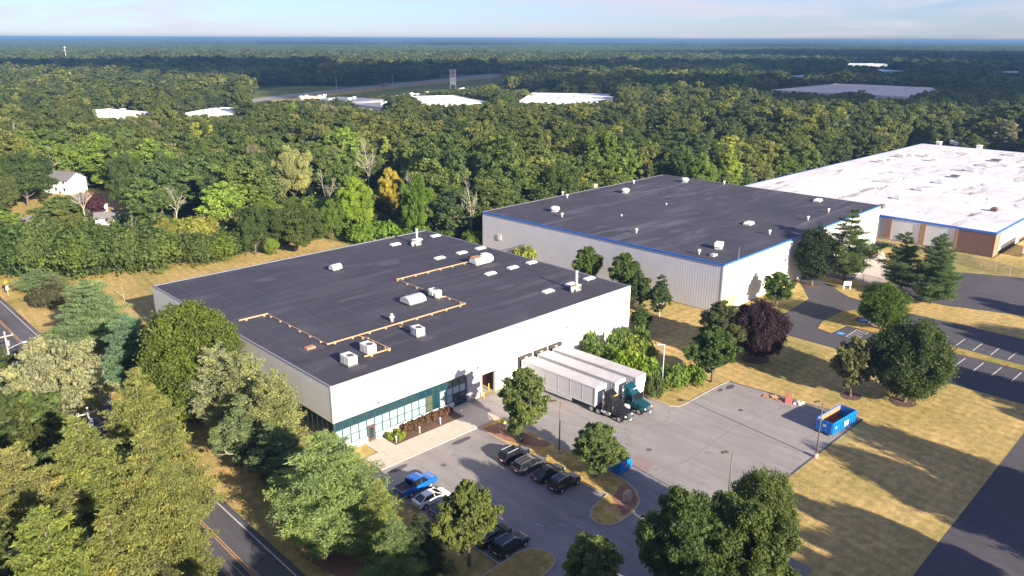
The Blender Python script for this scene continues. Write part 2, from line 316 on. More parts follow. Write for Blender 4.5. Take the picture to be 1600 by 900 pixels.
# ---------------------------------------------------------------- foliage and trees
def leaves(rng, C, R, n_per, size, out=0.55, up=0.25, rnd=0.5, asp=0.8, hollow=0.5, tint=None, jit=0.35, topbias=0.0, droop=False):
    """a cloud of leaf-sized rhombi on ellipsoid clumps C (centres) R (radii); returns verts (4M,3), tint (M)"""
    C = np.asarray(C, float); R = np.asarray(R, float); N = len(C)
    npc = np.broadcast_to(np.asarray(n_per), (N,)).astype(int); idx = np.repeat(np.arange(N), npc); Mn = len(idx)
    d = rng.normal(size=(Mn, 3)); d /= np.linalg.norm(d, axis=1)[:, None]
    if topbias: d[:, 2] = np.where(rng.random(Mn) < topbias, np.abs(d[:, 2]), d[:, 2])
    rf = hollow + (1 - hollow) * rng.random(Mn) ** 0.6
    ph = rng.random((N, 3)) * 6.28; dn = np.sin(d[:, 0] * 4 + ph[idx, 0]) * np.sin(d[:, 1] * 4 + ph[idx, 1]) + np.sin(d[:, 2] * 5 + ph[idx, 2]) * .5
    rf = rf * (1 + 0.22 * dn) * (1 + 0.16 * rng.normal(size=Mn)).clip(.6, 1.5)
    p = C[idx] + d * R[idx] * rf[:, None]
    nn = d * out + rng.normal(size=(Mn, 3)) * rnd; nn[:, 2] += up; nn /= np.linalg.norm(nn, axis=1)[:, None] + 1e-9
    t = np.cross(nn, d * 0.5 + rng.normal(size=(Mn, 3))); t /= np.linalg.norm(t, axis=1)[:, None] + 1e-9
    if droop: t = d * 0.8 + rng.normal(size=(Mn, 3)) * 0.35 - [0, 0, 0.15]; t /= np.linalg.norm(t, axis=1)[:, None]
    b = np.cross(nn, t); b /= np.linalg.norm(b, axis=1)[:, None] + 1e-9
    s = size * (1 + jit * rng.normal(size=Mn)).clip(0.35, 2)[:, None]
    V = np.stack([p - t * s, p - b * s * asp, p + t * s, p + b * s * asp], 1).reshape(-1, 3)
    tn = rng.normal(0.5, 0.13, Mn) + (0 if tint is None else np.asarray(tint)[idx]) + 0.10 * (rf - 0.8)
    return V, tn.clip(0, 1)
def leaf_mesh(name, parts, m):
    V = np.concatenate([a for a, _ in parts]); T = np.concatenate([b for _, b in parts]); n = len(T)
    me = bpy.data.meshes.new(name); me.vertices.add(4 * n); me.vertices.foreach_set('co', V.astype(np.float32).ravel())
    me.loops.add(4 * n); me.loops.foreach_set('vertex_index', np.arange(4 * n, dtype=np.int32)); me.polygons.add(n)
    me.polygons.foreach_set('loop_start', np.arange(0, 4 * n, 4, dtype=np.int32)); me.update(calc_edges=True)
    a = me.attributes.new('tint', 'FLOAT', 'FACE'); a.data.foreach_set('value', T.astype(np.float32)); me.materials.append(m)
    return me
def wood(mb, rng, p0, p1, r0, r1, seg=3, wob=0.15):
    """a wobbly tapered limb; returns its points"""
    p0 = np.asarray(p0, float); p1 = np.asarray(p1, float); L = np.linalg.norm(p1 - p0); pts = [p0]
    for k in range(1, seg + 1):
        q = p0 + (p1 - p0) * k / seg
        if k < seg: q = q + rng.normal(size=3) * wob * L / seg
        pts.append(q)
    for k in range(seg): mb.tube(pts[k], pts[k + 1], r0 + (r1 - r0) * k / seg, r0 + (r1 - r0) * (k + 1) / seg, 6, False)
    return pts
def broadleaf(name, seed, H=12.0, R=5.0, zb=0.22, lobes=10, sub=9, leaf=0.22, nleaf=26000, lobe_r=0.42, sub_r=0.36, shape=1.0, gap=0.0, flat=0.8, top=0.5, pal='leaf', bark='bark', limbs=True, tintvar=0.13, up=0.25, asp=0.8):
    """trunk and limbs mesh, crown mesh of lobes made of clumps"""
    rng = np.random.default_rng(seed); cz = H * (zb + 1) / 2; hz = H * (1 - zb) / 2
    L = []
    for k in range(lobes):
        a = 2.4 * k + rng.random() * 0.8; u = -0.75 + 1.6 * (k + 0.5) / lobes + rng.normal() * 0.08
        w = math.sqrt(max(0.05, 1 - abs(u) ** (2.0 * shape))) * (1 - (.38 * max(0, u) if shape < .9 else 0))
        rr = w * R * (0.62 + 0.12 * rng.normal()); L.append((rr * math.cos(a), rr * math.sin(a), cz + u * hz * 0.72))
    L.append((0, 0, H - R * lobe_r * flat)); L.append((R * .1, 0, cz)); L = np.array(L)
    LR = R * lobe_r * (1 + 0.2 * rng.normal(size=len(L))).clip(.7, 1.35)
    C = []; RR = []; T = []
    for c, r in zip(L, LR):
        lt = rng.normal() * tintvar
        for j in range(sub):
            d = rng.normal(size=3); d /= np.linalg.norm(d)
            if rng.random() < top: d[2] = abs(d[2])
            q = c + d * np.array([r, r, r * flat]) * (0.75 + 0.3 * rng.random()); s = r * sub_r * (0.75 + 0.6 * rng.random())
            if rng.random() < gap: continue
            if q[2] < H * zb * 0.8: q[2] = H * zb * 0.8 + rng.random() * s
            C.append(q); RR.append((s, s, s * 0.72)); T.append(lt + rng.normal() * tintvar * 0.7)
    C = np.array(C); RR = np.array(RR); w = (RR[:, 0] ** 2); n_per = np.maximum(6, nleaf * w / w.sum())
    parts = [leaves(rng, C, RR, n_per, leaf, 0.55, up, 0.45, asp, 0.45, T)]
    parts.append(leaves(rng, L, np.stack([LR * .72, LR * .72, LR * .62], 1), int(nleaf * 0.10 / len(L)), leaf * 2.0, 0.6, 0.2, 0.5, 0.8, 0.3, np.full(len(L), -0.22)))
    crown = leaf_mesh(name + ' crown', parts, M[pal])
    mb = MB(); rt = H * 0.016 + 0.05
    wood(mb, rng, (0, 0, -0.3), (0.1, 0, H * zb), rt * 1.4, rt, 2, 0.04); wood(mb, rng, (0.1, 0, H * zb), (0, 0, H * 0.8), rt, rt * 0.25, 4, 0.07)
    if limbs:
        for c in L:
            z0 = max(H * zb * 0.9, c[2] * 0.45); pts = wood(mb, rng, (0, 0, z0), c, rt * 0.5, rt * 0.12, 3, 0.2)
            for q in range(2): e = c + rng.normal(size=3) * R * 0.16; wood(mb, rng, pts[2], e, rt * 0.16, rt * 0.05, 2, 0.2)
    return mb.mesh(name + ' trunk', M[bark], True), crown, H, R
def dome_tree(name, seed, H=15.0, R=6.0, zb=0.05, n=230, leaf=0.12, nleaf=80000, rough=.08, cl=.17, tintvar=.06, pal='leaf', bark='bark', low=.85):
    """a full rounded crown: small clumps all over one egg-shaped surface, with dents"""
    rng = np.random.default_rng(seed); cz = H * (zb + (1 - zb) * .46); C = []; RR = []; T = []
    for k in range(n):
        u = 1 - 2 * (k + .5) / n; a = 2.39996 * k + rng.random() * .5; w = math.sqrt(1 - u * u); dent = 1 + rough * (math.sin(3 * a + 4 * u + seed) + math.sin(5 * a - 3 * u)) + rng.normal() * rough * .6
        if u > 0: z = cz + u * (H - cz) * .93 * dent; r = R * .88 * w * dent
        else: z = cz + u * (cz - H * zb) * .95; r = R * .88 * (w * low + (1 - low) * w * w) * dent
        s = R * cl * (0.8 + .5 * rng.random()); C.append((r * math.cos(a), r * math.sin(a), z)); RR.append((s, s, s * .8)); T.append(rng.normal() * tintvar + .06 * math.sin(3 * a + 5 * u))
    C = np.array(C); RR = np.array(RR); core = C[::3] * [.62, .62, 1] ; core[:, 2] = cz + (core[:, 2] - cz) * .7
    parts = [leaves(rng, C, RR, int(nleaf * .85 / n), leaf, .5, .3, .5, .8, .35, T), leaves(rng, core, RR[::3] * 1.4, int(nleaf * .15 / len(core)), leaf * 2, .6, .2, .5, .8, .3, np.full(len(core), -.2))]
    mb = MB(); rt = H * .018 + .05; wood(mb, rng, (0, 0, -.3), (.1, 0, H * .3), rt * 1.3, rt, 2, .03); wood(mb, rng, (.1, 0, H * .3), (0, 0, H * .8), rt, rt * .3, 3, .08)
    for k in range(9): a = k * 2.4; wood(mb, rng, (0, 0, H * (.15 + .05 * k)), (R * .7 * math.cos(a), R * .7 * math.sin(a), H * (.35 + .055 * k)), rt * .5, rt * .1, 3, .15)
    return mb.mesh(name + ' trunk', M[bark], True), leaf_mesh(name + ' crown', parts, M[pal]), H, R
def conifer(name, seed, H=15.0, R=5.0, whorls=13, per=6, leaf=0.16, nleaf=40000, prof=0.9, z0=0.12, droop=0.05, thick=0.32, asp=0.28, up=0.55, pal='leaf', bark='bark', irregular=0.25, top_soft=0.0, plume=5):
    rng = np.random.default_rng(seed); mb = MB(); rt = H * 0.017 + 0.04; wood(mb, rng, (0, 0, -0.3), (0, 0, H * 0.97), rt, rt * 0.12, 6, 0.03)
    C = []; RR = []; T = []
    for k in range(whorls):
        f = (k + 0.5) / whorls; z = H * (z0 + (0.97 - z0) * f); L = R * ((1 - f) ** prof) * (0.55 + 0.45 * min(1, (f + 0.12) / 0.3)) + 0.25 * (1 - top_soft) * 0.6
        nb = max(3, int(round(per * (0.6 + 0.4 * (1 - f)))))
        for j in range(nb):
            a = 2 * PI * (j + rng.random() * 0.6) / nb + k * 1.1; l = L * (1 + irregular * rng.normal()); l = max(0.3, l); zz = z + rng.normal() * H * 0.012
            rise = l * (0.18 - droop * 2 + 0.25 * f) ; ex = np.array([math.cos(a) * l, math.sin(a) * l, zz + rise])
            wood(mb, rng, (0, 0, zz), ex * [.95, .95, 1], rt * 0.22, rt * 0.05, 2, 0.08); lt = rng.normal() * 0.11
            for q in range(plume):
                s = 0.22 + 0.78 * (q + 0.5) / plume; w = thick * l * (0.55 + 0.45 * math.sin(PI * min(1, s * 0.95))) * 0.8 + 0.14
                side = rng.normal() * w * 0.55; px = math.cos(a) * l * s - math.sin(a) * side; py = math.sin(a) * l * s + math.cos(a) * side
                pz = zz + rise * s - droop * l * s * s + abs(rng.normal()) * 0.05
                C.append((px, py, pz)); RR.append((w * 0.9, w * 0.9, w * 0.34)); T.append(lt + rng.normal() * 0.06 + 0.12 * (s - 0.5))
    C.append((0, 0, H * 0.95)); RR.append((0.3, 0.3, H * 0.04)); T.append(0)
    C = np.array(C); RR = np.array(RR); w = RR[:, 0] ** 1.7; n_per = np.maximum(5, nleaf * w / w.sum())
    parts = [leaves(rng, C, RR, n_per, leaf, 0.35, up, 0.4, asp, 0.35, T, topbias=0.6, droop=True)]
    return mb.mesh(name + ' trunk', M[bark], True), leaf_mesh(name + ' crown', parts, M[pal]), H, R
def bush(name, seed, H=2.5, R=2.5, n=14, leaf=0.14, nleaf=7000, pal='leaf'):
    rng = np.random.default_rng(seed); C = []; RR = []; T = []
    for k in range(n):
        a = rng.random() * 2 * PI; r = R * 0.72 * math.sqrt(rng.random()); s = R * (0.28 + 0.16 * rng.random()); h = H * (1 - 0.5 * (r / R) ** 2) * (0.8 + 0.3 * rng.random())
        C.append((r * math.cos(a), r * math.sin(a), h * 0.52)); RR.append((s, s, h * 0.5)); T.append(rng.normal() * 0.12)
    C = np.array(C); RR = np.array(RR); w = RR[:, 0] ** 2
    # uneven surface: small clumps over the big ones
    C2 = []; R2 = []; T2 = []
    for c, r, t in zip(C, RR, T):
        for j in range(9):
            d = rng.normal(size=3); d /= np.linalg.norm(d); d[2] = abs(d[2]) * 1.1 - 0.25
            C2.append(c + d * r * 0.9); s = r[0] * 0.3; R2.append((s, s, s * .8)); T2.append(t + rng.normal() * 0.12)
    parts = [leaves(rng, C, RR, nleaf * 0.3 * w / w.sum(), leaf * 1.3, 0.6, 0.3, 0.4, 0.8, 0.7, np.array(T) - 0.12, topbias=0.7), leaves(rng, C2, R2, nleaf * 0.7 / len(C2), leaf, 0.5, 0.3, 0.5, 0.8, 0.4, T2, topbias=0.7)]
    mb = MB()
    for k in range(5): a = k * 1.3; mb.tube((0.1 * math.cos(a), 0.1 * math.sin(a), -0.1), (R * .5 * math.cos(a), R * .5 * math.sin(a), H * .6), 0.05, 0.02, 5, False)
    return mb.mesh(name + ' stems', M['bark']), leaf_mesh(name + ' leaves', parts, M[pal]), H, R
def bare(name, seed, H=14.0, R=4.0, depth=4, bark='pale_bark', r0=0.2, spread=0.55, forks=3, lean=0):
    rng = np.random.default_rng(seed); mb = MB()
    def br(p, d, L, r, k):
        q = p + d * L; mid = (p + q) / 2 + rng.normal(size=3) * L * 0.05
        mb.tube(p, mid, r, r * 0.8, 5, False); mb.tube(mid, q, r * 0.8, r * 0.6, 5, False)
        if k == 0: return
        for j in range(forks if k > 1 else 4):
            nd = d + rng.normal(size=3) * spread; nd[2] = abs(nd[2]) * 0.8 + 0.1; nd /= np.linalg.norm(nd)
            br(mid + (q - mid) * rng.random() if j else q, nd, L * (0.55 + 0.25 * rng.random()), r * 0.5, k - 1)
    br(np.array([0, 0, -0.2]), np.array([lean, 0, 1.0]) / math.hypot(1, lean), H * 0.36, r0, depth)
    V = np.array(mb.v); sx = R / max(1e-3, np.abs(V[:, :2]).max()); V[:, :2] *= sx; V[:, 2] *= H / V[:, 2].max(); mb.v = [tuple(p) for p in V]
    return mb.mesh(name, M[bark]), None, H, R
# prototypes (meshes only; every tree in view is its own object sharing them)
PR = {}
PR['oak'] = broadleaf('oak', 11, 14, 7.0, 0.06, 17, 14, 0.125, 95000, 0.34, 0.34, 1.3, tintvar=0.13)
PR['maple'] = dome_tree('maple', 12, 11, 5.6, 0.14, 210, .125, 62000, .085, .19, .07, low=.9)
PR['lot_tree'] = broadleaf('lot tree', 13, 9.5, 3.6, 0.14, 17, 9, 0.115, 34000, 0.34, 0.36, 0.85, gap=0.1, tintvar=0.1)
PR['young'] = broadleaf('young tree', 14, 8, 3.0, 0.15, 13, 8, 0.12, 18000, 0.36, 0.34, 0.9, gap=0.15, tintvar=0.1)
PR['round'] = dome_tree('round tree', 15, 15, 6.0, 0.02, 320, .12, 85000, .035, .14)
PR['narrow'] = dome_tree('narrow tree', 18, 12, 3.4, 0.13, 150, .13, 30000, .09, .24, .08, low=.6)
PR['sycamore'] = broadleaf('sycamore', 16, 16, 8.0, 0.12, 15, 10, 0.13, 46000, 0.34, 0.34, 1.1, gap=0.28, bark='pale_bark', tintvar=0.1)
PR['poplar'] = broadleaf('poplar', 17, 14, 3.2, 0.03, 20, 10, 0.12, 42000, 0.36, 0.34, 0.7, flat=1.9, gap=0.05, tintvar=0.08, bark='pale_bark', asp=0.5)
PR['pine'] = conifer('white pine', 21, 15, 5.2, 15, 9, 0.16, 95000, 0.62, 0.05, -0.02, 0.32, 0.24, irregular=0.2, up=0.35)
PR['pine_b'] = conifer('tall pine', 22, 15, 5.0, 12, 7, 0.17, 45000, 0.6, 0.16, 0.02, 0.36, 0.25, irregular=0.28)
PR['upright'] = conifer('upright tree', 25, 13, 3.2, 17, 8, .125, 52000, .42, .03, -.22, .36, .45, irregular=.25, up=.25, plume=6, bark='pale_bark')
PR['spruce'] = conifer('feathery conifer', 23, 20, 7.0, 20, 11, 0.17, 130000, 0.72, 0.05, 0.06, 0.24, 0.28, irregular=0.14, up=0.5, plume=7)
PR['spruce_b'] = conifer('loose feathery conifer', 24, 17, 5.0, 17, 8, 0.15, 65000, 0.75, 0.05, 0.08, 0.24, 0.24, irregular=0.24, up=0.4, plume=6)
FOREST = []
for k in range(9):
    rg = random.Random(300 + k)
    nm = 'wood%d' % k; PR[nm] = broadleaf('wood tree', 40 + k, 18.5, 6.0 + 1.0 * rg.random(), 0.04 + 0.08 * rg.random(), 14 + k % 5, 11, 0.23, 15000, 0.34, 0.34, 1.0 + 0.5 * rg.random(), gap=0.04, tintvar=0.11, limbs=(k < 4), flat=0.85 + 0.4 * (k % 3 == 0)); FOREST.append(nm)
PR['thicket'] = bush('thicket', 64, 9, 6, 34, .21, 22000); PR['thicket_b'] = bush('thicket', 65, 10, 5, 26, .21, 20000); PR['bush_a'] = bush('bush', 61); PR['bush_b'] = bush('bush', 62, 2.2, 2.8, 17); PR['hedge'] = bush('hedge shrub', 63, 1.0, 0.75, 6, 0.08, 1500)
PR['bare_a'] = bare('bare tree', 71, 14, 4.6, 4, forks=4); PR['bare_b'] = bare('bare tree', 72, 13, 2.4, 4, spread=0.35); PR['bare_c'] = bare('bare tree', 73, 12, 3.5, 3, 'pale_bark', 0.16, 0.5)
ntree = [0]
def tree(kind, loc, h, r, color, name, label, cat='tree', group=None, rz=None):
    tr, cr, H, R = PR[kind]; rr = random.Random(int(loc[0] * 13 + loc[1] * 7 + ntree[0])); ntree[0] += 1
    rz = rr.random() * 2 * PI if rz is None else rz
    bushy = kind.startswith(('bush', 'hedge', 'thicket'))
    o = bpy.data.objects.new(name, None); COL.objects.link(o); o.location = loc; o.rotation_euler = (0, 0, rz); o.scale = (r / R, r / R, h / H); tag(o, label, cat, group)
    link('stem' if bushy else 'trunk', tr, o)
    if cr: link('foliage' if bushy else 'crown', cr, o, color=color)
    return o
def tree_px(kind, bx, by, ty, wpx, color, name, label, cat='tree', group=None, rz=None, hmul=1.0):
    """a tree whose foot is seen at (bx, by), top at row ty, crown wpx wide in the photograph"""
    g = G(bx, by); h = height_at(g, ty) * hmul; d = P2((g[0], g[1], h * 0.5))[2]; r = wpx / 2 * d / FPX
    return tree(kind, (g[0], g[1], 0), h, r, color, name, label, cat, group, rz)
def bare_tree_ok(): pass
# ---------------------------------------------------------------- the ground, lawns, asphalt
def setting(name, poly, z, m, parent=None):
    o = MB().sheet(poly, z).build(name, m, parent); o['kind'] = 'structure'; return o
MB().sheet([(-30000, -30000), (30000, -30000), (30000, 30000), (-30000, 30000)], -0.03).build('ground', M['floor'])['kind'] = 'structure'
setting('lawn', [(-15.9, -140), (300, -140), (300, -31), (178, -31), (178, 66), (89, 68), (72, 84), (68, 108), (64, 112), (50, 115), (36, 113.5), (14, 112.5), (3, 113.5), (-8, 124), (-15.9, 135)], -0.02, M['lawn'])
setting('roadside_verge', [(-31, -120), (-24.6, -120), (-24.6, 260), (-31, 260)], -0.02, M['verge'])
setting('garden_lawn', [(0, 172), (20, 176), (50, 180), (50, 215), (36, 236), (8, 225), (-6, 190)], -0.02, M['lawn'])
setting('green_bank', [(66, 72), (90, 68), (96, 110), (62, 118), (64, 100)], -0.015, M['green_grass'])
setting('driveway', [(-24, 176), (-24, 183), (10, 195), (22, 205), (34, 206), (34, 199), (14, 188), (6, 186)], -0.012, M['farlot'])
rd = setting('road', [(-24.6, -140), (-15.7, -140), (-15.7, 420), (-24.6, 420)], -0.012, M['road'])
def marks(name, rects, m, parent, z=-0.006):
    mb = MB()
    for (x0, x1, y0, y1) in rects: mb.sheet([(x0, y0), (x1, y0), (x1, y1), (x0, y1)], z)
    o = mb.build(name, m, parent); return o
marks('edge_line', [(-16.55, -16.40, -140, 420)], M['paint'], rd)
marks('edge_line', [(-23.05, -22.90, -140, 420)], M['paint'], rd)
marks('centre_line', [(-19.80, -19.68, -140, 420)], M['yellow'], rd)
marks('centre_line', [(-19.52, -19.40, -140, 420)], M['yellow'], rd)
drive = setting('site_driveway', [(-15.9, -50), (-15.9, -37.5), (0.4, -37.5), (0.4, -50)], -0.012, M['lot'])
lot = setting('parking_lot', [(0.2, -56), (24.0, -56), (24.0, -7.35), (0.2, -7.35)], -0.008, M['lot'])
yard = setting('truck_yard', [(24.0, -45.2), (62.4, -45.2), (60.0, -24.2), (57, -23.9), (48.5, -23.9), (46.2, -23.6), (45.4, -22.6), (45.3, -0.2), (23.7, -0.2), (23.7, -7.4), (24.0, -7.4)], -0.004, M['yard'])
marks('parking_line', [(x, x + 4.2, y, y + 0.11) for x, y in [(14.4, -15.2), (14.4, -18.1), (14.2, -20.9), (14.2, -23.7), (14.2, -26.5), (14.2, -29.3)]] + [(0.4, 4.6, y, y + 0.11) for y in (-12.9, -15.8, -18.6, -21.4, -24.2, -27, -29.8)], M['faded'], lot, 0.0)
marks('parking_line', [(x, x + 0.12, -16.3, -12.0) for x in (27.5, 28.7, 29.9, 31.1, 32.3, 33.4)], M['faded'], yard, 0.0)
rng0 = random.Random(5)
for (cx, cy, a, b) in [(4.1, -8.6, 1.5, 0.5), (15.0, -8.7, 1.8, 0.45), (58.2, -25.4, 1.1, 0.5), (56.0, -24.9, 0.7, 0.4)]:
    pl = [(cx + a * math.cos(t * PI / 7) * rng0.uniform(.85, 1.15), cy + b * math.sin(t * PI / 7) * rng0.uniform(.8, 1.2)) for t in range(14)]
    MB().sheet(pl, 0.001).build('asphalt_patch', M['road_dark'], lot if cx < 24 else yard)
for (cx, cy) in [(7.6, -20), (9.1, -24.5), (8.2, -29.6), (10.2, -31.5), (6.9, -34.2), (9.6, -36), (11.4, -33.1)]:
    MB().sheet([(cx, cy), (cx + 0.28, cy - 1.1), (cx + 0.55, cy - 1.2), (cx + 0.35, cy + 0.1)], 0.002).build('worn_arrow_mark', M['faded'], lot)
for pts_ in ([(24.05, -7.6), (24.0, -30), (24.2, -45)], [(24.2, -30.5), (33, -33.8), (46, -33.2), (61, -35.5)], [(38, -24), (44, -31), (47, -44.8)], [(26, -9), (31, -18), (33, -32)]):
    for (a_, b_) in zip(pts_[:-1], pts_[1:]):
        d_ = (Vector(b_) - Vector(a_)).normalized(); n_ = Vector((-d_.y, d_.x)) * .035; MB().sheet([tuple(Vector(a_) + n_), tuple(Vector(a_) - n_), tuple(Vector(b_) - n_), tuple(Vector(b_) + n_)], 0.001).build('sealed_joint', M['joint'], yard)
for (cx, cy) in ((32, -28.5), (52, -31), (9, -12)): MB().tube((cx, cy, -.02), (cx, cy, .006), .38, .38, 16).build('drain_cover', M['dkgrey'], yard)
# paths of kerb stone
def kerb(path, w=0.16, h=0.13, closed=False, m='kerb', name='kerb'):
    mb = MB(); n = len(path); P = [Vector((p[0], p[1], 0)) for p in path]
    rings = []
    for i, p in enumerate(P):
        a = P[i - 1] if (i > 0 or closed) else p; b = P[(i + 1) % n] if (i < n - 1 or closed) else p
        d = (b - a).normalized(); nn = Vector((-d.y, d.x, 0)) * w / 2
        rings.append([(p.x + nn.x, p.y + nn.y, -0.05), (p.x + nn.x, p.y + nn.y, h), (p.x - nn.x, p.y - nn.y, h), (p.x - nn.x, p.y - nn.y, -0.05)])
    if closed: rings.append(rings[0])
    mb.loft(rings); o = mb.build(name, M[m]); o['kind'] = 'structure'; return o
isl = [(19.25, -7.6), (19.0, -14.5), (18.7, -20), (18.4, -26.5), (19.2, -31.6), (15.2, -32.3), (14.0, -33.2), (13.6, -34.6), (14.2, -35.8), (15.6, -36.3), (18.5, -36.2), (20.6, -35.5), (22.3, -33.8), (23.2, -31.2), (23.5, -27.8), (23.6, -19), (23.9, -7.6)]
o = MB().prism(isl, -0.05, 0.10).build('island_lawn', M['verge']); o['kind'] = 'structure'
kerb(isl, closed=True)
MB().prism([(18.9, -32.6), (21.6, -31.6), (22.9, -31.8), (22.1, -33.6), (20.5, -35.2), (18.4, -35.9), (17.0, -35.8)], 0.08, 0.12).build('mulch_bed', M['red_mulch'])['kind'] = 'structure'
MB().prism([(19.2, -8.0), (22.5, -8.5), (23.3, -17.5), (22.6, -18.5), (21.2, -17), (19.4, -13)], 0.08, 0.115).build('mulch_bed', M['red_mulch'])['kind'] = 'structure'
isb = [(-3, -32.35), (3.0, -32.1), (4.6, -32.6), (5.5, -33.8), (5.5, -35.2), (4.6, -36.2), (3.2, -36.6), (-3, -37.2)]
MB().prism(isb, -0.05, 0.10).build('island_lawn', M['verge'])['kind'] = 'structure'
kerb(isb)
kerb([(0.2, -7.6), (0.2, -32.2)])
kerb([(48.6, -23.85), (57, -23.85), (60.0, -24.1)], h=0.06)
kerb([(60.05, -24.2), (62.45, -45.2), (24.2, -45.25)], w=0.2, h=0.05, m='road_dark', name='yard_edge')
kerb([(45.35, -0.6), (45.35, -22.6), (46.2, -23.7), (48.4, -23.95)], w=0.14, h=0.08)
# front walk of concrete slabs
walk = setting('front_walk', [(2.2, -7.3), (23.6, -7.3), (23.6, -0.2), (20.1, -0.2), (20.1, -3.4), (7.5, -3.4), (7.5, -0.2), (4.6, -0.2), (4.6, -3.3), (2.2, -4.2)], -0.003, M['kerb'])
xs = [2.2, 5.1, 8.15, 11.2, 14.25, 17.3, 20.35, 23.6]
sl_rects = [(xs[k], xs[k + 1], -7.3, -3.4) for k in range(7)] + [(4.6, 7.5, -3.4, -0.05), (20.1, 23.6, -3.4, -0.05)]
for (x0, x1, y0, y1) in sl_rects: MB().box(x0 + 0.012, x1 - 0.012, y0 + 0.012, y1 - 0.012, 0, 0.12).build('slab', M['concrete'], walk)
kerb([(2.0, -7.38), (23.7, -7.38)], w=0.15, h=0.125)
MB().prism([(7.55, -3.35), (20.05, -3.35), (20.05, -0.05), (7.55, -0.05)], -0.03, 0.10).build('planting_bed', M['mulch'])['kind'] = 'structure'
# right-hand car park beyond the lawn
setting('right_car_park', [(86.9, -16.5), (86.9, -34), (85.7, -46), (85.7, -130), (117.5, -130), (117.5, -52), (117.2, -28.5), (118.8, -18.5), (126, -9.8), (128, -4), (122, -5.5), (118.2, -8.2), (111, -13.2), (98.6, -14.2), (97.4, -9.0), (93.2, -8.6), (89.3, -12.8)], -0.008, M['new_asphalt'])
setting('upper_road', [(140.5, -20), (128.2, -17.5), (126.6, -24), (128, -36), (132.5, -48.5), (135.5, -70), (134, -140), (170, -140), (168, -60), (163.5, -42), (158.5, -31), (151.5, -22), (147, -14), (157, -7), (172, 5), (172, -2), (175, -8), (160, -4), (146, -4.5), (136, -3.8), (131, -1.5), (130, -12)], -0.008, M['road_dark'])
setting('side_road', [(30.6, -63.8), (72.2, -63.2), (110, -62.5), (110, -75), (20, -76), (20, -70)], -0.008, M['new_asphalt'])
rk = [(94.6, -23.0), (99.2, -21.8), (108.2, -22.0), (111.0, -23.6), (111.2, -26), (104.2, -25.9), (104.0, -38), (102.7, -60), (102.5, -118), (100.6, -118), (100.6, -60), (100.4, -44), (100.2, -33), (100.4, -26.2), (94.0, -25.9)]
MB().prism(rk, -0.05, 0.08).build('island_lawn', M['verge'])['kind'] = 'structure'
def seg_mark(name, segs, m, w=0.13, z=0.0):
    for (a, b) in segs:
        d = (Vector(b) - Vector(a)).normalized(); nn = Vector((-d.y, d.x)) * w / 2; a = Vector(a); b = Vector(b)
        o = MB().sheet([tuple(a + nn), tuple(a - nn), tuple(b - nn), tuple(b + nn)], z).build(name, M[m]); o['kind'] = 'structure'
for y in (-30.9, -36.6, -39.5, -42.3, -45.1, -48.1, -51.0, -53.8, -56.8, -59.7, -62.6): seg_mark('parking_line', [((94.2, y + 0.15), (99.4, y))], 'paint', 0.16); seg_mark('parking_line', [((104.2, y + 0.25), (109.3, y + 0.15))], 'paint', 0.16)
for x0, y0 in ((94.4, -30.9), (104.9, -30.7)):
    seg_mark('hatched_bay_line', [((x0, y0), (x0 + 5.2, y0 + 0.1)), ((x0, y0 + 2.2), (x0 + 5.2, y0 + 2.3)), ((x0, y0), (x0, y0 + 2.2)), ((x0 + 5.2, y0 + 0.1), (x0 + 5.2, y0 + 2.3))] + [((x0 + k, y0), (x0 + k + 1.1, y0 + 2.2)) for k in (0.6, 1.7, 2.8, 3.9)], 'paint', 0.16)
    o = MB().sheet([(x0 + 0.3, y0 + 2.9), (x0 + 1.7, y0 + 2.9), (x0 + 1.7, y0 + 4.3), (x0 + 0.3, y0 + 4.3)], 0.0).build('blue_bay_marking', mat('blue paint', (0.06, 0.25, 0.6), 0.7)); o['kind'] = 'structure'
    seg_mark('wheelchair_symbol', [((x0 + 0.7, y0 + 3.3), (x0 + 0.7, y0 + 3.9)), ((x0 + 0.7, y0 + 3.6), (x0 + 1.2, y0 + 3.4)), ((x0 + 1.2, y0 + 3.4), (x0 + 1.2, y0 + 3.8))], 'paint', 0.12, 0.004)
seg_mark('stop_line', [((89.4, -12.9), (97.2, -9.2))], 'paint', 0.2)
M['scuff'] = mat('scuffed membrane', (0.078, 0.073, 0.088), .85, c2=(.054, .05, .064), scale=1.5); M['stain'] = mat('wet stained membrane', (0.036, 0.034, 0.043), .6, c2=(.052, .048, .06), scale=1.2)
# ---------------------------------------------------------------- the white warehouse
L1, W1, H1 = 64.2, 61.5, 10.13
wh = thing('warehouse', 'white warehouse with black roof, ribbon of teal windows and three loading docks', 'warehouse')
core = MB().box(.36, 26.5, .36, W1, 0, 9.85).box(29.8, L1, .36, W1, 0, 9.85).box(26.5, 29.8, 8, W1, 0, 9.85).box(26.5, 29.8, .36, 8, 3.62, 9.85)
core.build('wall', M['white'], wh)
MB().sheet([(26.55, .4), (29.75, .4), (29.75, 7.9), (26.55, 7.9)], 0.02).build('garage_floor', M['kerb'], wh)
MB().box(26.51, 29.79, 3.9, 4.0, 0.02, 3.6).build('shade_liner_back', M['dark'], wh); MB().box(26.51, 26.56, .4, 3.9, .02, 3.6).build('shade_liner_side', M['dark'], wh); MB().box(29.72, 29.78, .36, 3.9, .02, 3.6).build('shade_liner_side', mat('shade liner wall', (.07, .05, .045), .9), wh)  # added dark liners: the shade inside the garage is put into their colour
ptile = [MB().box(0, 8.0, 0, .33, 4.82, 10.06).mesh('upper wall panel', M['white'])]
for k in range(8): link('wall_panel', ptile[0], wh, (k * 8.02 + 0.01, 0, 0))
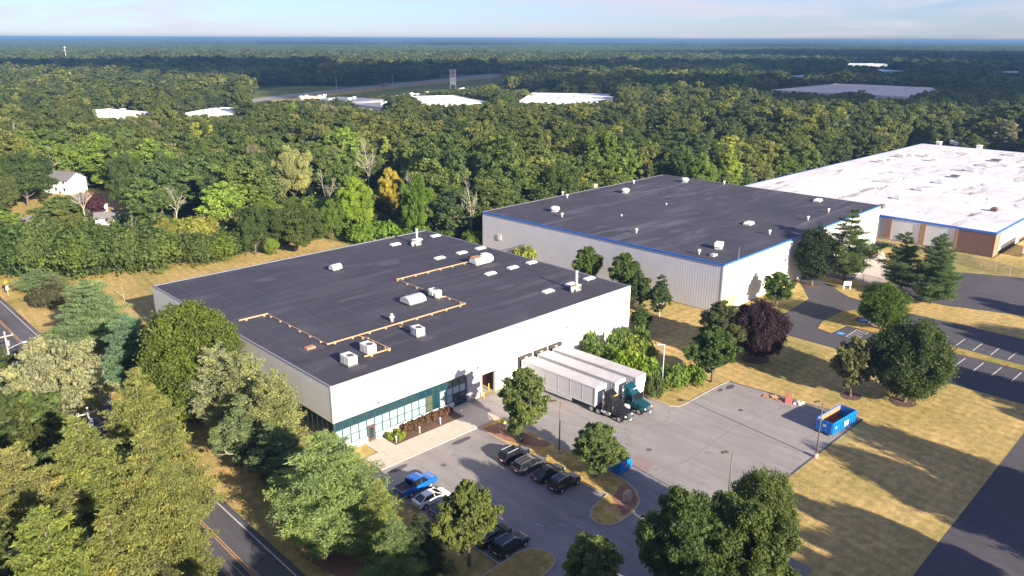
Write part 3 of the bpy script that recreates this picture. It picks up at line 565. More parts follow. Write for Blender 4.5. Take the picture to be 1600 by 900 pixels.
for (x0, x1, z0, z1, m) in [(23.72, 26.68, 0, 4.74, 'stone'), (26.7, 29.5, 3.62, 4.74, 'white'), (29.52, 34.6, 0, 4.74, 'white'), (34.62, 37.7, 4.4, 4.74, 'white'), (37.72, 38.3, 0, 4.74, 'white'), (38.32, 41.3, 4.4, 4.74, 'white'), (41.32, 41.9, 0, 4.74, 'white'), (41.92, 44.9, 4.4, 4.74, 'white'), (44.92, 54.4, 2.32, 4.74, 'white'), (54.42, 64.18, 2.32, 4.74, 'white'), (44.92, 54.4, 0, 2.3, 'white'), (54.42, 64.18, 0, 2.3, 'white'), (5.3 + 1.35, 23.7 - 2.6, 0, 0.93, 'white'), (0.02, 5.33, 0, 0.93, 'white')]:
    MB().box(x0, x1, 0.004, .34, z0, z1).build('wall_panel', M[m], wh)
MB().box(23.7, 64.15, -.006, .2, 4.735, 4.80).build('reveal_strip', mat('grey reveal', (.33, .31, .30), .7), wh)
# left wall of narrow metal panels
pw = 1.2; pa = MB().box(0, .33, 0.006, pw - 0.006, 4.76, 10.06).mesh('metal panel', M['panel']); pbm = MB().box(0.0, .33, 0.006, pw - 0.006, 0, 4.74).mesh('metal panel', M['panel'])
MB().box(.015, .3, .5, W1 - .1, 4.8, 10.0).box(.015, .3, 11.6, W1 - .1, .05, 4.7).build('wall_backing', M['panel'], wh)
for k in range(51):
    y = 0.3 + k * pw
    link('wall_panel', pa, wh, (0.0, y, 0))
    if y > 11.2: link('wall_panel', pbm, wh, (0.0, y, 0))
MB().box(0.04, .33, 0.02, 11.3, 0, 0.93).build('wall_panel', mat('brown base panel', (0.42, 0.30, 0.2), 0.8), wh)
MB().box(-0.02, .1, -0.02, 0.36, 4.76, 9.98).build('corner_trim', M['panel'], wh)
# roof sheet, edge trim, seams
rf = MB().box(0.3, L1 - .3, 0.3, W1 - .3, 9.86, 9.98).build('roof', M['roof1'], wh)
for (x0, x1, y0, y1) in [(0, L1, -0.03, 0.3), (0, L1, W1 - .3, W1 + .03), (-0.03, 0.3, 0.3, W1 - .3), (L1 - .3, L1 + .03, 0.3, W1 - .3)]:
    MB().box(x0, x1, y0, y1, 9.99 if y0 < 0.2 and x0 >= 0 else 9.99, 10.13).build('roof_edge', M['edge'] if y0 > 0.2 else M['unit'], rf)
rs = random.Random(3)
for y in (6.9, 13.8, 19.8, 26.2, 32.6, 39.0, 45.5, 52.0): MB().box(0.5, L1 - .5, y + rs.uniform(-.6, .6), y + 0.7, 9.985, 9.99).build('roof_seam', M['seam'], rf) if False else MB().box(0.5, L1 - .5, y, y + 0.14, 9.98, 9.992).build('roof_seam', M['seam'], rf)
for x in (3.4, 6.5, 12.6, 18.7, 24.8, 30.9, 37.0, 43.1, 47.5, 53.7, 59.8): MB().box(x, x + 0.16, 0.5, W1 - .5, 9.98, 9.996).build('roof_seam', M['seam'], rf)
for i_, (cx, cy, a_, b_) in enumerate([(12, 40, 3.2, 1.2), (24, 30, 4.5, .8), (41, 44, 2.8, 1.6), (38, 8, 2.2, 1.1), (47, 16, 3.0, .9), (9, 22, 1.6, 2.4), (30, 23.6, 2.6, .9), (55, 28.4, 3.2, .8), (17, 51, 2.0, 1.5), (44, 30, 1.2, 3.0), (6.4, 3.2, 1.6, .8), (20.6, 5.4, 1.9, .8), (11, 4.9, 1.7, .7), (26, 12, 3.4, .35)]):
    pl_ = [(cx + a_ * math.cos(t * PI / 8) * rs.uniform(.7, 1.2), cy + b_ * math.sin(t * PI / 8) * rs.uniform(.7, 1.2)) for t in range(16)]
    MB().sheet(pl_, 9.9835 + .0004 * i_).build('membrane_patch', M['scuff' if i_ % 3 else 'stain'], rf)
# windows
bw = 1.3; x = 0.04; nb = 18
fr = MB().box(0, 0.07, 0.05, 0.2, 0.95, 4.74).box(bw - 0.07, bw, 0.05, 0.2, 0.95, 4.74)
for z in (0.95, 2.16, 3.42, 4.66): fr.box(0.07, bw - 0.07, 0.06, 0.19, z, z + 0.08)
frm = fr.mesh('window frame', M['frame'])
panes = {k: MB().box(0.075, bw - 0.075, 0.10, 0.14, *zz).mesh('pane', M[mm]) for k, zz, mm in (('top', (3.51, 4.65), 'glass'), ('mid', (2.25, 3.41), 'glass_light'), ('low', (1.04, 2.15), 'glass_light'), ('midd', (2.25, 3.41), 'glass'), ('lowd', (1.04, 2.15), 'glass'))}
pol = MB().box(0.075, bw - 0.075, 0.10, 0.14, 1.04, 3.41).mesh('olive pane', mat('olive blind', (0.08, 0.09, 0.05), 0.5))
for k in range(nb):
    X = 0.04 + k * bw
    if k in (4,): # door bay
        o = link('window', frm, wh, (X, 0, 0)); link('pane', panes['top'], o); link('pane', panes['mid'], o)
        d = MB().box(0.02, bw - .02, 0.0, 0.2, 0.02, 2.5).build('door', mat('brown door', (0.10, 0.055, 0.045), 0.5), wh, loc=(X, 0, 0))
        MB().box(0.3, 1.0, -0.02, 0.0, 0.5, 2.1).build('door_glass', M['glass'], d); MB().box(1.05, 1.1, -0.06, 0.0, 1.0, 1.2).build('handle', M['chrome'], d); continue
    if k >= 16:
        o = link('window', frm, wh, (X, 0, 0)); link('pane', panes['top'], o); link('pane', panes['mid'], o)
        d = MB().box(0.05, 0.14, 0.0, 0.16, 0.12, 2.1).box(bw - .14, bw - .05, 0.0, 0.16, 0.12, 2.1).box(0.14, bw - .14, 0.0, 0.16, 1.98, 2.1).box(0.14, bw - .14, 0.0, 0.16, 0.12, 0.3).build('door', M['frame'], wh, loc=(X, 0, 0))
        MB().box(0.14, bw - .14, 0.05, 0.09, 0.3, 1.98).build('door_glass', M['glass'], d); MB().box(0.2, 0.25, -0.07, 0.0, 0.9, 1.3).build('handle', M['chrome'], d); continue
    o = link('window', frm, wh, (X, 0, 0))
    if k == 12: link('pane', panes['top'], o); link('olive_pane', pol, o); continue
    dk = k in (13,)
    link('pane', panes['top'], o); link('pane', panes['midd' if dk else 'mid'], o); link('pane', panes['lowd' if dk else 'low'], o)
lw = MB().box(0.05, 0.2, 0, 0.07, 0.95, 4.74).box(0.05, .2, bw - .07, bw, 0.95, 4.74)
for z in (0.95, 2.8, 4.66): lw.box(0.06, .19, 0.07, bw - .07, z, z + .08)
sg = mat('side glass', (0.006, 0.02, 0.03), 0.3, spec=.25); lwm = lw.mesh('side window frame', mat('side frame', (.01, .02, .025), .6)); lp = [MB().box(0.10, 0.14, 0.075, bw - .075, 1.04, 2.79).mesh('pane', sg), MB().box(0.10, 0.14, 0.075, bw - .075, 2.89, 4.65).mesh('pane', sg)]
for k in range(8):
    o = link('window', lwm, wh, (0, 0.36 + k * 1.36, 0)); link('pane', lp[0], o); link('pane', lp[1], o)
MB().box(0.0, .3, 0.0, 0.32, 0.95, 4.74).build('corner_post', M['frame'], wh)
# loading docks
for k, X in enumerate((34.66, 38.36, 41.96)):
    w = 2.95
    o = MB().box(X, X + w, -0.45, 0.1, 3.75, 4.38).box(X, X + .45, -0.45, 0.1, 1.1, 3.75).box(X + w - .45, X + w, -0.45, 0.1, 1.1, 3.75).build('dock_shelter', mat('dock pad', (.05, .04, .035), .8), wh)
    MB().box(X + .45, X + w - .45, 0.05, 0.3, 0, 3.75).build('dock_door', M['dark'], o); MB().box(X + 1.2, X + 1.75, -0.47, -0.45, 3.95, 4.15).build('dock_number_plate', M['unit'], o)
for x_ in (26.42, 29.5): MB().box(x_, x_ + .28, -0.06, 0.35, 0, 3.62).build('door_post', M['unit'], wh)
for (x, z) in ((7.0, 5.3), (25.6, 5.0), (46.3, 6.4)):
    o = MB().box(x, x + .45, -0.28, 0.0, z, z + .3).build('wall_light', M['dkgrey'], wh); MB().box(x + .05, x + .4, -0.29, -0.28, z + .03, z + .2).build('lens', M['unit'], o)
# things inside and at the garage door
yel = mat('yellow paint', (0.75, 0.42, 0.02), 0.5)
for x, y in ((26.3, -0.9), (29.9, -0.9), (29.0, 0.9)):
    o = MB().tube((x, y, -0.2), (x, y, 1.15), .09, .09, 12).dome((x, y, 1.14), .09, .09, .07).build('bollard', yel, smooth=True)
    tag(o, {26.3: 'yellow bollard left of the open garage door', 29.9: 'yellow bollard right of the open garage door', 29.0: 'yellow bollard just inside the open garage door'}[x], 'bollard', 'bollards at the garage door')
sh = thing('storage_shelf', 'metal shelf of goods just inside the open garage door', 'shelf', (28.0, 2.9, 0.02))
for (a, b) in ((-1, -.4), (1, -.4), (-1, .4), (1, .4)): MB().box(a - .04, a + .04, b - .04, b + .04, 0, 2.6).build('post', M['red'], sh)
for z in (0.5, 1.2, 1.9, 2.55):
    s = MB().box(-1, 1, -.4, .4, z, z + .05).build('shelf_board', M['wood'], sh)
    for q in range(3): MB().rbox((-.65 + q * .6, 0, z + .27), .42, .5, .4, 0.2 * q).build('carton', M[('galv', 'dark', 'brown')[(q + int(z * 3)) % 3]], s)
# ---------------------------------------------------------------- rooftop equipment of the white warehouse
ZR = 9.99
def packaged_unit(x, y, label, rz=0.0, L=2.1, Wd=1.5, Hh=1.25):
    u = thing('air_conditioner', label, 'air conditioner', (x, y, ZR), rz, 'air conditioners on the black roof of the white warehouse')
    MB().box(-L / 2 - .1, L / 2 + .1, -Wd / 2 - .1, Wd / 2 + .1, 0, .22).build('kerb_frame', M['dkgrey'], u)
    b = MB().box(-L / 2, L / 2, -Wd / 2, Wd / 2, .22, Hh + .22).build('casing', M['unit'], u, bevel=.03)
    MB().tube((L * .2, 0, Hh + .22), (L * .2, 0, Hh + .27), .5, .5, 20).build('fan_guard', M['dkgrey'], b)
    g = MB()
    for k in range(6): g.box(L / 2, L / 2 + .02, -Wd / 2 + .12 + k * .21, -Wd / 2 + .24 + k * .21, .4, Hh)
    g.build('grille', M['dkgrey'], b)
    MB().box(-L / 2 - .35, -L / 2, -.5, .5, .6, 1.3).build('intake_hood', M['unit'], u)
    MB().box(-.9, -.45, -Wd / 2 - .02, -Wd / 2, .45, 1.25).box(-.3, .15, -Wd / 2 - .02, -Wd / 2, .45, 1.25).build('access_panel', M['galv'], u)
    return u
packaged_unit(6.2, 5.2, 'white rooftop air conditioner nearest the front corner of the warehouse roof', -PI / 2)
packaged_unit(10.6, 6.9, 'white rooftop air conditioner beside the small loop of orange pipe', -PI / 2)
packaged_unit(20.1, 7.4, 'white rooftop air conditioner alone near the front roof edge', -PI / 2 - 0.1, 1.9)
packaged_unit(34.0, 20.4, 'white rooftop unit right of the big ventilation hood', 0.0, 1.3, 2.3, 1.2)
def barrel_hood(x, y, L, Wd, Hh, label, rz=0.0, m='galv', cap=False):
    u = thing('roof_ventilator', label, 'roof ventilator', (x, y, ZR), rz, 'ventilators on the black roof of the white warehouse')
    MB().box(-L / 2 + .35, L / 2 - .35, -Wd / 2 + .3, Wd / 2 - .3, 0, .5).build('upstand', M['dkgrey' if not cap else 'unit'], u)
    rings = []
    for k in range(9):
        a = PI * k / 8; y_ = -math.cos(a) * Wd / 2; z_ = .45 + math.sin(a) ** .8 * Hh
        rings.append((y_, z_))
    mb = MB(); vs = [(-L / 2, a, b) for a, b in rings] + [(L / 2, a, b) for a, b in rings]; n = 9
    mb.add([(-L / 2, -Wd / 2, .35)] + vs[:9] + [(-L / 2, Wd / 2, .35)] + [(L / 2, -Wd / 2, .35)] + vs[9:] + [(L / 2, Wd / 2, .35)], [(i, i + 1, i + 12, i + 11) for i in range(10)] + [tuple(range(11))[::-1], tuple(range(11, 22)), (0, 11, 21, 10)])
    h = mb.build('hood', M[m], u)
    for q in ([-.25, .25] if L > 2.5 else [0]): MB().box(q * L - .03, q * L + .03, -Wd * .3, Wd * .3, .45 + Hh - .02, .47 + Hh).build('hood_rib', M['trim'], h)
    if cap:
        MB().box(L * .05, L * .35, -Wd * .2, Wd * .25, .4 + Hh, .75 + Hh).build('cap_box', M['unit'], u)
        MB().box(-L / 2 - .02, -L * .1, -Wd / 2 + .25, Wd / 2 - .25, .44 + Hh * .93, .47 + Hh).build('rusty_top', M['rust'], u)
    return u
barrel_hood(29.2, 20.5, 3.6, 2.9, 1.0, 'broad silver ventilation hood in the middle of the warehouse roof', 0.0)
barrel_hood(30.2, 47.0, 2.2, 1.5, .9, 'small silver ventilation hood alone on the left side of the warehouse roof', 0.1)
barrel_hood(54.9, 31.2, 4.8, 2.2, 1.1, 'long cream air handler with rusty top at the end of the orange pipe', 0.0, 'unit', True)
def stack_unit(x, y, label):
    u = thing('exhaust_stack', label, 'exhaust stack', (x, y, ZR), 0, 'exhaust stacks with fan boxes on the warehouse roof')
    MB().box(-.7, .7, -.5, .5, 0, 1.1).build('fan_box', mat('tan metal', (.55, .45, .33), .6), u)
    MB().box(.15, .6, -.55, -.5, .2, .8).build('motor', M['dkgrey'], u)
    p = MB().tube((-.1, 0, .9), (-.1, 0, 3.6), .26, .26, 16).build('pipe', M['galv'], u, smooth=True); MB().tube((-.1, 0, 3.6), (-.1, 0, 3.75), .3, .3, 16).build('rim', M['galv'], p)
    MB().tube((-.6, -.1, .6), (-1.5, -.2, .7), .32, .32, 12).tube((-1.5, -.2, .95), (-1.5, -.2, 0), .32, .32, 12).build('duct', M['galv'], u, smooth=True)
    return u
stack_unit(55.3, 5.6, 'tall silver exhaust stack near the front right roof corner')
stack_unit(54.4, 52.0, 'tall silver exhaust stack at the back corner of the warehouse roof')
skm = MB().box(-1.25, 1.25, -.62, .62, 0, .22).mesh('skylight kerb', M['trim']); skd = MB().box(-1.15, 1.15, -.55, .55, .22, .42, .18).mesh('skylight dome', M['sky_glass'])
for i, xx in enumerate((50.7, 56.8, 62.5 - .3)):
    for j, yy in enumerate((8.5, 24.0, 39.7, 55.3)):
        o = thing('skylight', '%s of three pale skylights in the row %s' % (('left', 'middle', 'right')[i], ('nearest the front wall', 'before the long cream air handler', 'behind the long cream air handler', 'at the far roof end')[j]), 'skylight', (xx, yy, ZR), 0, 'skylights in rows on the warehouse roof')
        link('kerb_frame', skm, o); link('dome', skd, o)
v = thing('roof_vent', 'small white mushroom vent behind the orange pipe', 'roof vent', (20.9, 15.3, ZR)); MB().tube((0, 0, 0), (0, 0, .8), .28, .24, 14).build('pipe', M['galv'], v, smooth=True); MB().tube((0, 0, .7), (0, 0, .95), .5, .42, 16).tube((0, 0, .95), (0, 0, 1.4), .28, .2, 16).build('cap', M['galv'], v, smooth=True)
v = thing('roof_hatch', 'low red roof curb on a dark patch at the front left of the roof', 'roof hatch', (5.3, 14.3, ZR)); MB().box(-1.6, 1.9, -1.2, 1.2, 0, .02).build('patch', M['road_dark'], v); MB().box(-.75, .75, -.5, .5, .0, .3, .06).build('lid', mat('red lid', (.50, .20, .13), .7), v)
M['blockm'] = mat('block', (.45, .30, .18), .9)
# orange gas pipe runs
gp = thing('gas_pipe', 'orange gas pipe zigzagging over the black warehouse roof', 'pipe', (0, 0, ZR))
runs = [[(2.8, 32.2), (7.7, 32.0), (7.7, 13.3), (34.9, 13.3), (34.9, 18.6), (33.8, 19.2)], [(34.6, 22.4), (34.9, 33.0), (52.5, 32.9)], [(8.9, 5.5), (13.4, 5.4), (13.4, 11.0), (12.9, 13.3)], [(20.3, 13.3), (20.2, 9.2)]]
for rn in runs:
    for a, b in zip(rn[:-1], rn[1:]):
        vert = abs(a[0] - b[0]) < 0.8; r = .04 if vert and rn is not runs[2] else .062
        MB().tube((*a, .32), (*b, .32), r, r, 8).build('pipe_run', M['orange'], gp)
        if not vert: MB().tube((a[0], a[1] - .14, .26), (b[0], b[1] - .14, .26), .04, .04, 6).build('pipe_run', M['orange'], gp)
        Ld = math.dist(a, b); k = 1.2
        while k < Ld:
            q = (a[0] + (b[0] - a[0]) * k / Ld, a[1] + (b[1] - a[1]) * k / Ld)
            MB().box(q[0] - .16, q[0] + .16, q[1] - .2, q[1] + .2, 0, .24).build('pipe_support', M['blockm'], gp); k += 3.1
    for p in rn[1:-1]: MB().tube((*p, .2), (*p, .42), .13, .13, 8).build('elbow', M['orange'], gp)
# ---------------------------------------------------------------- the grey warehouse with blue fascia
B2 = thing('grey_warehouse', 'pale grey corrugated warehouse with black roof and blue fascia', 'warehouse', (88.05, -5.25, 0), math.radians(1.37))
L2, W2, H2 = 83.6, 71.0, 10.7
MB().box(.3, L2, .3, W2 - .3, 0, H2 - .25).build('wall', M['white'], B2)
mb = MB(); prof = []; y = 0.0
while y < W2 - .01:                                                        # trapezoid ribs, 0.9 m apart
    for dy_, dx_ in ((0, 0.0), (.30, 0.0), (.34, -.010), (.56, -.010)): prof.append((dx_, min(W2, y + dy_)))
    y += 0.6
prof.append((0, W2)); vs = [(a + .1, b, .1) for a, b in prof] + [(a + .1, b, H2 - .35) for a, b in prof]; n = len(prof)
mb.add(vs, [(i + 1, i, n + i, n + i + 1) for i in range(n - 1)]); o = mb.build('corrugated_cladding', M['clad'], B2)
for k in range(11):
    MB().box(k * 7.58 + .02, k * 7.58 + 7.56, 0, .3, .0, H2 - .35).build('wall_panel', M['white'], B2)
MB().box(.9, 4.9, -.06, -.002, 0, 3.1).build('tan_base_panel', M['tan'], B2); MB().box(4.9, 5.5, -.06, -.002, 0, 3.1).build('timber_panel', M['wood'], B2)
rf2 = MB().box(.1, L2 - .1, .1, W2 - .1, H2 - .24, H2 - .12).build('roof', M['roof2'], B2)
for (x0, x1, y0, y1) in [(-.08, L2 + .08, -.12, .12), (-.08, L2 + .08, W2 - .12, W2 + .12), (-.12, .1, .12, W2 - .12), (L2 - .1, L2 + .12, .12, W2 - .12)]:
    MB().box(x0, x1, y0, y1, H2 - .34 if y0 < 1 and x0 < 1 else H2 - .2, H2 + .02 if y0 < 1 and x0 < 1 else H2 - .02).build('blue_fascia', M['blue_trim' if y0 < 1 and x0 < 1 else 'edge'], B2)
rs = random.Random(8)
for k in range(11): xx = 5 + k * 7.3; MB().box(xx, xx + .14, .4, W2 - .4, H2 - .12, H2 - .108).build('roof_seam', M['seam'], rf2)
for k in range(9): yy = 5 + k * 7.4; MB().box(.4, L2 - .4, yy, yy + .12, H2 - .12, H2 - .11).build('roof_seam', M['seam'], rf2)
for xx, zz in ((13.6, 5.6), (27.2, 6.0), (24.5, 2.4)): MB().box(xx, xx + .6, -.3, 0, zz, zz + .4).build('wall_light', M['dkgrey'], B2)
o = MB().tube((-.0, 55.6, 4.4), (-2.0, 55.0, 5.0), .12, .12).build('wall_arm', M['dkgrey'], B2)
MB().box(-.12, 0, 64, 65.2, 4.2, 5.6).build('wall_box', M['unit'], B2)
# entrance canopy on the far right of its front
for (x0, x1) in ((44, 46), (48, 50), (52, 54), (56, 58), (60, 62)): 
    w_ = MB().box(x0, x1, -.03, .0, 1.0, 3.2).build('window', M['frame'], B2); MB().box(x0 + .1, x1 - .1, -.05, -.03, 1.1, 3.1).build('pane', M['glass'], w_)
cn = MB().box(46.0, 52.0, -5.0, -.1, 3.2, 3.7).build('entrance_canopy', M['white'], B2)
for (x0, y0) in ((46.2, -4.8), (51.5, -4.8)): MB().box(x0, x0 + .3, y0, y0 + .3, 0, 3.2).build('post', M['white'], cn)
rp = MB().add([(44.0, -6.3, .9), (44.0, -5.2, .9), (50, -9.2, .0), (50.6, -8.2, .0), (44, -6.3, 1.9), (50, -9.2, 1.0)], [(0, 2, 3, 1), (0, 2, 5, 4)]).build('ramp', M['white'], B2)
ZR2 = H2 - .1
def on2(px, py):
    p = G(px, py, H2); d = p[:2] - np.array([87.9, -5.13]); a = math.radians(1.43)
    return p[0], p[1], ZR2
def mushroom(px, py, label, s=1.0, box=False):
    u = thing('roof_ventilator', label, 'roof ventilator', on2(px, py), 0.3, 'ventilators on the roof of the grey warehouse')
    MB().box(-.75 * s, .75 * s, -.7 * s, .7 * s, 0, .7 * s).build('upstand', M['galv'], u)
    if box:
        MB().box(-1.0 * s, 1.0 * s, -.8 * s, .8 * s, .5 * s, 1.5 * s).build('casing', M['unit'], u, bevel=.05); MB().box(-.8 * s, -.1 * s, -.82 * s, -.8 * s, .8 * s, 1.3 * s).build('grille', M['dkgrey'], u)
    else: MB().tube((0, 0, .6 * s), (0, 0, .95 * s), 1.25 * s, 1.3 * s, 18).dome((0, 0, .95 * s), 1.3 * s, 1.3 * s, .55 * s, 18, 4).build('cap', M['unit'], u)
    return u
mushroom(867, 330, 'white mushroom ventilator near the left edge of the grey warehouse roof'); mushroom(977, 301, 'white mushroom ventilator left of the middle on the far half of the grey warehouse roof'); mushroom(1070, 284, 'white mushroom ventilator near the far edge of the grey warehouse roof')
mushroom(1123, 388, 'boxy white rooftop unit near the front corner of the blue-edged roof', 1.0, True)
def flatskl(px, py, label):
    u = thing('skylight', label, 'skylight', on2(px, py), 0.1, 'raised skylights on the grey warehouse roof'); MB().box(-1.4, 1.4, -.9, .9, 0, .35).build('kerb_frame', M['trim'], u); MB().box(-1.35, 1.35, -.85, .85, .35, .7, .2).build('dome', M['unit'], u)
flatskl(1170, 350, 'low white hatch in the right half of the grey warehouse roof'); flatskl(1278, 314, 'low white hatch near the right edge of the blue-edged roof')
pv = MB().tube((0, 0, 0), (0, 0, .8), .2, .2, 10).mesh('vent pipe', M['galv'], True); pvc = MB().tube((0, 0, .7), (0, 0, 1.15), .38, .38, 12).mesh('vent cap', M['unit'], True)
for px, py, lb in [(878, 339, 'below the left mushroom ventilator'), (994, 364, 'alone in the near left part of the roof'), (1092, 397, 'just left of the boxy unit'), (1202, 366, 'at the blue edge on the right'), (1262, 344, 'near the blue edge behind the dark narrow tree'), (1294, 332, 'near the blue edge above the tall pine'), (990, 287, 'on the far left edge'), (879, 305, 'left one of a pair at the left edge'), (886, 309, 'right one of a pair at the left edge'), (1131, 288, 'on the far edge right of the mushroom ventilator'), (1041, 320, 'tiny one in the middle of the roof'), (971, 338, 'tiny one left of the middle of the roof')]:
    o = thing('roof_vent', 'white vent pipe on the blue-edged roof, ' + lb, 'roof vent', on2(px, py), 0, 'vent pipes on the grey warehouse roof'); link('pipe', pv, o); link('cap', pvc, o)
    if 'tiny' in lb: o.scale = (.6, .6, .5)
tag(MB().rbox((0, 0, .5), 1.6, 1.0, 1.0).build('crate', M['tan'], loc=on2(929, 292)), 'tan box unit on the far left edge of the blue-edged roof', 'roof box')
u = thing('low_box', 'low cream box beside the boxy unit on the blue-edged roof', 'roof box', on2(1115, 399)); MB().box(-.8, .8, -.45, .45, 0, .35).build('casing', M['unit'], u); MB().box(-.85, .85, -.5, .5, .35, .42).build('lid', M['trim'], u)
tag(MB().tube((0, 0, 0), (0, 0, 2.4), .03, .02, 6).box(-.1, .1, -.1, .1, 0, .1).build('antenna', M['galv'], loc=on2(1154, 403)), 'thin antenna rod at the front blue roof edge', 'antenna')
# ---------------------------------------------------------------- the white-roofed warehouse
H3, X3, Y3a, Y3b, X3b = 6.6, 178.2, -30.6, 49.5, 356.0
B3 = thing('white_roof_warehouse', 'long low warehouse with stained white roof, lilac panels and brown brick end', 'warehouse')
MB().box(X3 + .3, X3b, Y3a + .3, Y3b, 0, H3 - .1).build('wall', M['brown'], B3)
rf3 = MB().box(X3, X3b, Y3a, Y3b, H3 - .09, H3).build('roof', M['roof3'], B3)
for (x0, x1, y0, y1) in [(X3 - .1, X3b + .1, Y3a - .1, Y3a + .12), (X3 - .1, X3 + .12, Y3a + .12, Y3b), (X3 - .1, X3b + .1, Y3b, Y3b + .2), (X3b, X3b + .2, Y3a + .2, Y3b)]: MB().box(x0, x1, y0, y1, H3 - .5, H3 + .08).build('blue_fascia', M['blue_trim'], B3)
cur = Y3a + .1
def y3(px): return G(px, P2((X3, G(px, 350, H3)[1], H3))[1], H3)[1]
segs = [(Y3a + .2, -21.6, 'brick'), (-21.6, -20.8, 'pil'), (-20.8, -13.6, 'pan'), (-13.6, -12.0, 'pil'), (-12.0, -4.6, 'pan'), (-4.6, -3.0, 'pil'), (-3.0, 5, 'pan'), (5, 6.6, 'pil'), (6.6, 14, 'pan'), (14, 49, 'pan')]
for y0, y1, k in segs:
    if k == 'pil': MB().box(X3 - .15, X3 + .28, y0, y1, 0, H3 - .5).build('pilaster', M['col_brown'], B3)
    elif k == 'brick': MB().box(X3, X3 + .28, y0, y1, 0, H3 - .5).build('brick_panel', M['brown'], B3)
    else:
        mb = MB(); y = y0
        while y < y1 - .05: mb.box(X3 + .05, X3 + .28, y, min(y1, y + .62), .2, H3 - .5); y += .66
        mb.build('ribbed_panel', M['clad'], B3)
for (x0, x1, m) in [(X3, X3 + 4.4, 'col_brown'), (X3 + 4.42, X3 + 20, 'white'), (X3 + 20.05, X3 + 24, 'clad'), (X3 + 24.1, X3 + 60, 'white')]: MB().box(x0, x1, Y3a, Y3a + .28, 0 if 'white' != m else 1.0, H3 - .5).build('wall_panel', M[m], B3)
for k in range(14): yy = Y3a + 5.6 * (k + .8); MB().box(X3 + .5, X3b - .5, yy, yy + .2, H3, H3 + .012).build('roof_seam', M['seam3'], rf3)
for k in range(22): xx = X3 + 8 * (k + .7); MB().box(xx, xx + .2, Y3a + .5, Y3b - .5, H3, H3 + .008).build('roof_seam', M['seam3'], rf3)
for i, (px, py) in enumerate([(1402, 309), (1437, 296), (1468, 285), (1492, 276), (1517, 266), (1537, 258), (1556, 251), (1580, 242)]):
    p = G(px, py, H3 + .3); u = thing('skylight', 'grey skylight in the diagonal line on the white roof, %s' % ('nearest the grey warehouse' if i == 0 else ('', 'second', 'third', 'fourth', 'fifth', 'sixth', 'seventh', 'farthest')[i] + ' from the near end'), 'skylight', (p[0], p[1], H3), 0.0, 'grey skylights along the white roof'); s_ = 1 + i * .12
    MB().box(-1.5 * s_, 1.5 * s_, -1.2 * s_, 1.2 * s_, 0, .4).build('kerb_frame', M['trim'], u); MB().box(-1.4 * s_, 1.4 * s_, -1.1 * s_, 1.1 * s_, .4, .8, .3).build('dome', M['dkgrey' if i in (3, 6) else 'galv'], u)
for i, (px, py) in enumerate([(1410, 245), (1423, 244), (1449, 244), (1460, 251), (1378, 253), (1390, 251), (1467, 225), (1488, 224), (1495, 226), (1530, 231)]):
    p = G(px, py, H3 + .3); u = thing('roof_ventilator', 'small white ventilator on the far part of the white roof', 'roof ventilator', (p[0], p[1], H3), 0, 'small white ventilators on the white roof'); MB().box(-1, 1, -1, 1, 0, 1.2).build('casing', M['unit'], u); MB().box(-1.2, 1.2, -1.2, 1.2, 1.2, 1.6, .3).build('cap', M['white'], u)
for i, (px, py, nm) in enumerate([(1370, 304, 'nearest the grey warehouse'), (1411, 288, 'in the middle'), (1429, 279, 'farthest back'), (1540, 321, 'alone at the right')]):
    p = G(px, py, H3); u = thing('vent_pipe', 'thin upright pipe on the white roof, ' + nm, 'vent pipe', (p[0], p[1], H3), 0, 'thin pipes on the white roof'); MB().tube((0, 0, 0), (0, 0, 1.9), .16, .16, 8).build('pipe', M['trim'], u); MB().tube((0, 0, 1.9), (0, 0, 2.1), .3, .3, 8).build('cap', M['dkgrey'], u)
p = G(1553, 330, H3); u = thing('dark_ventilator', 'dark brown ventilator on the white roof near its front edge', 'roof ventilator', (p[0], p[1], H3)); MB().box(-.9, .9, -.8, .8, 0, .8).build('casing', M['dkgrey'], u); MB().box(-1.0, 1.0, -.9, .9, .8, 1.2, .4).build('cap', M['brown'], u)
p = G(1377, 325, H3); u = thing('dark_ventilator', 'dark low box where the white roof meets the grey warehouse', 'roof ventilator', (p[0], p[1], H3)); MB().box(-.9, .9, -.6, .6, 0, .8).build('casing', M['brown'], u); MB().box(-1, 1, -.7, .7, .8, 1.0).build('cap', M['dkgrey'], u)
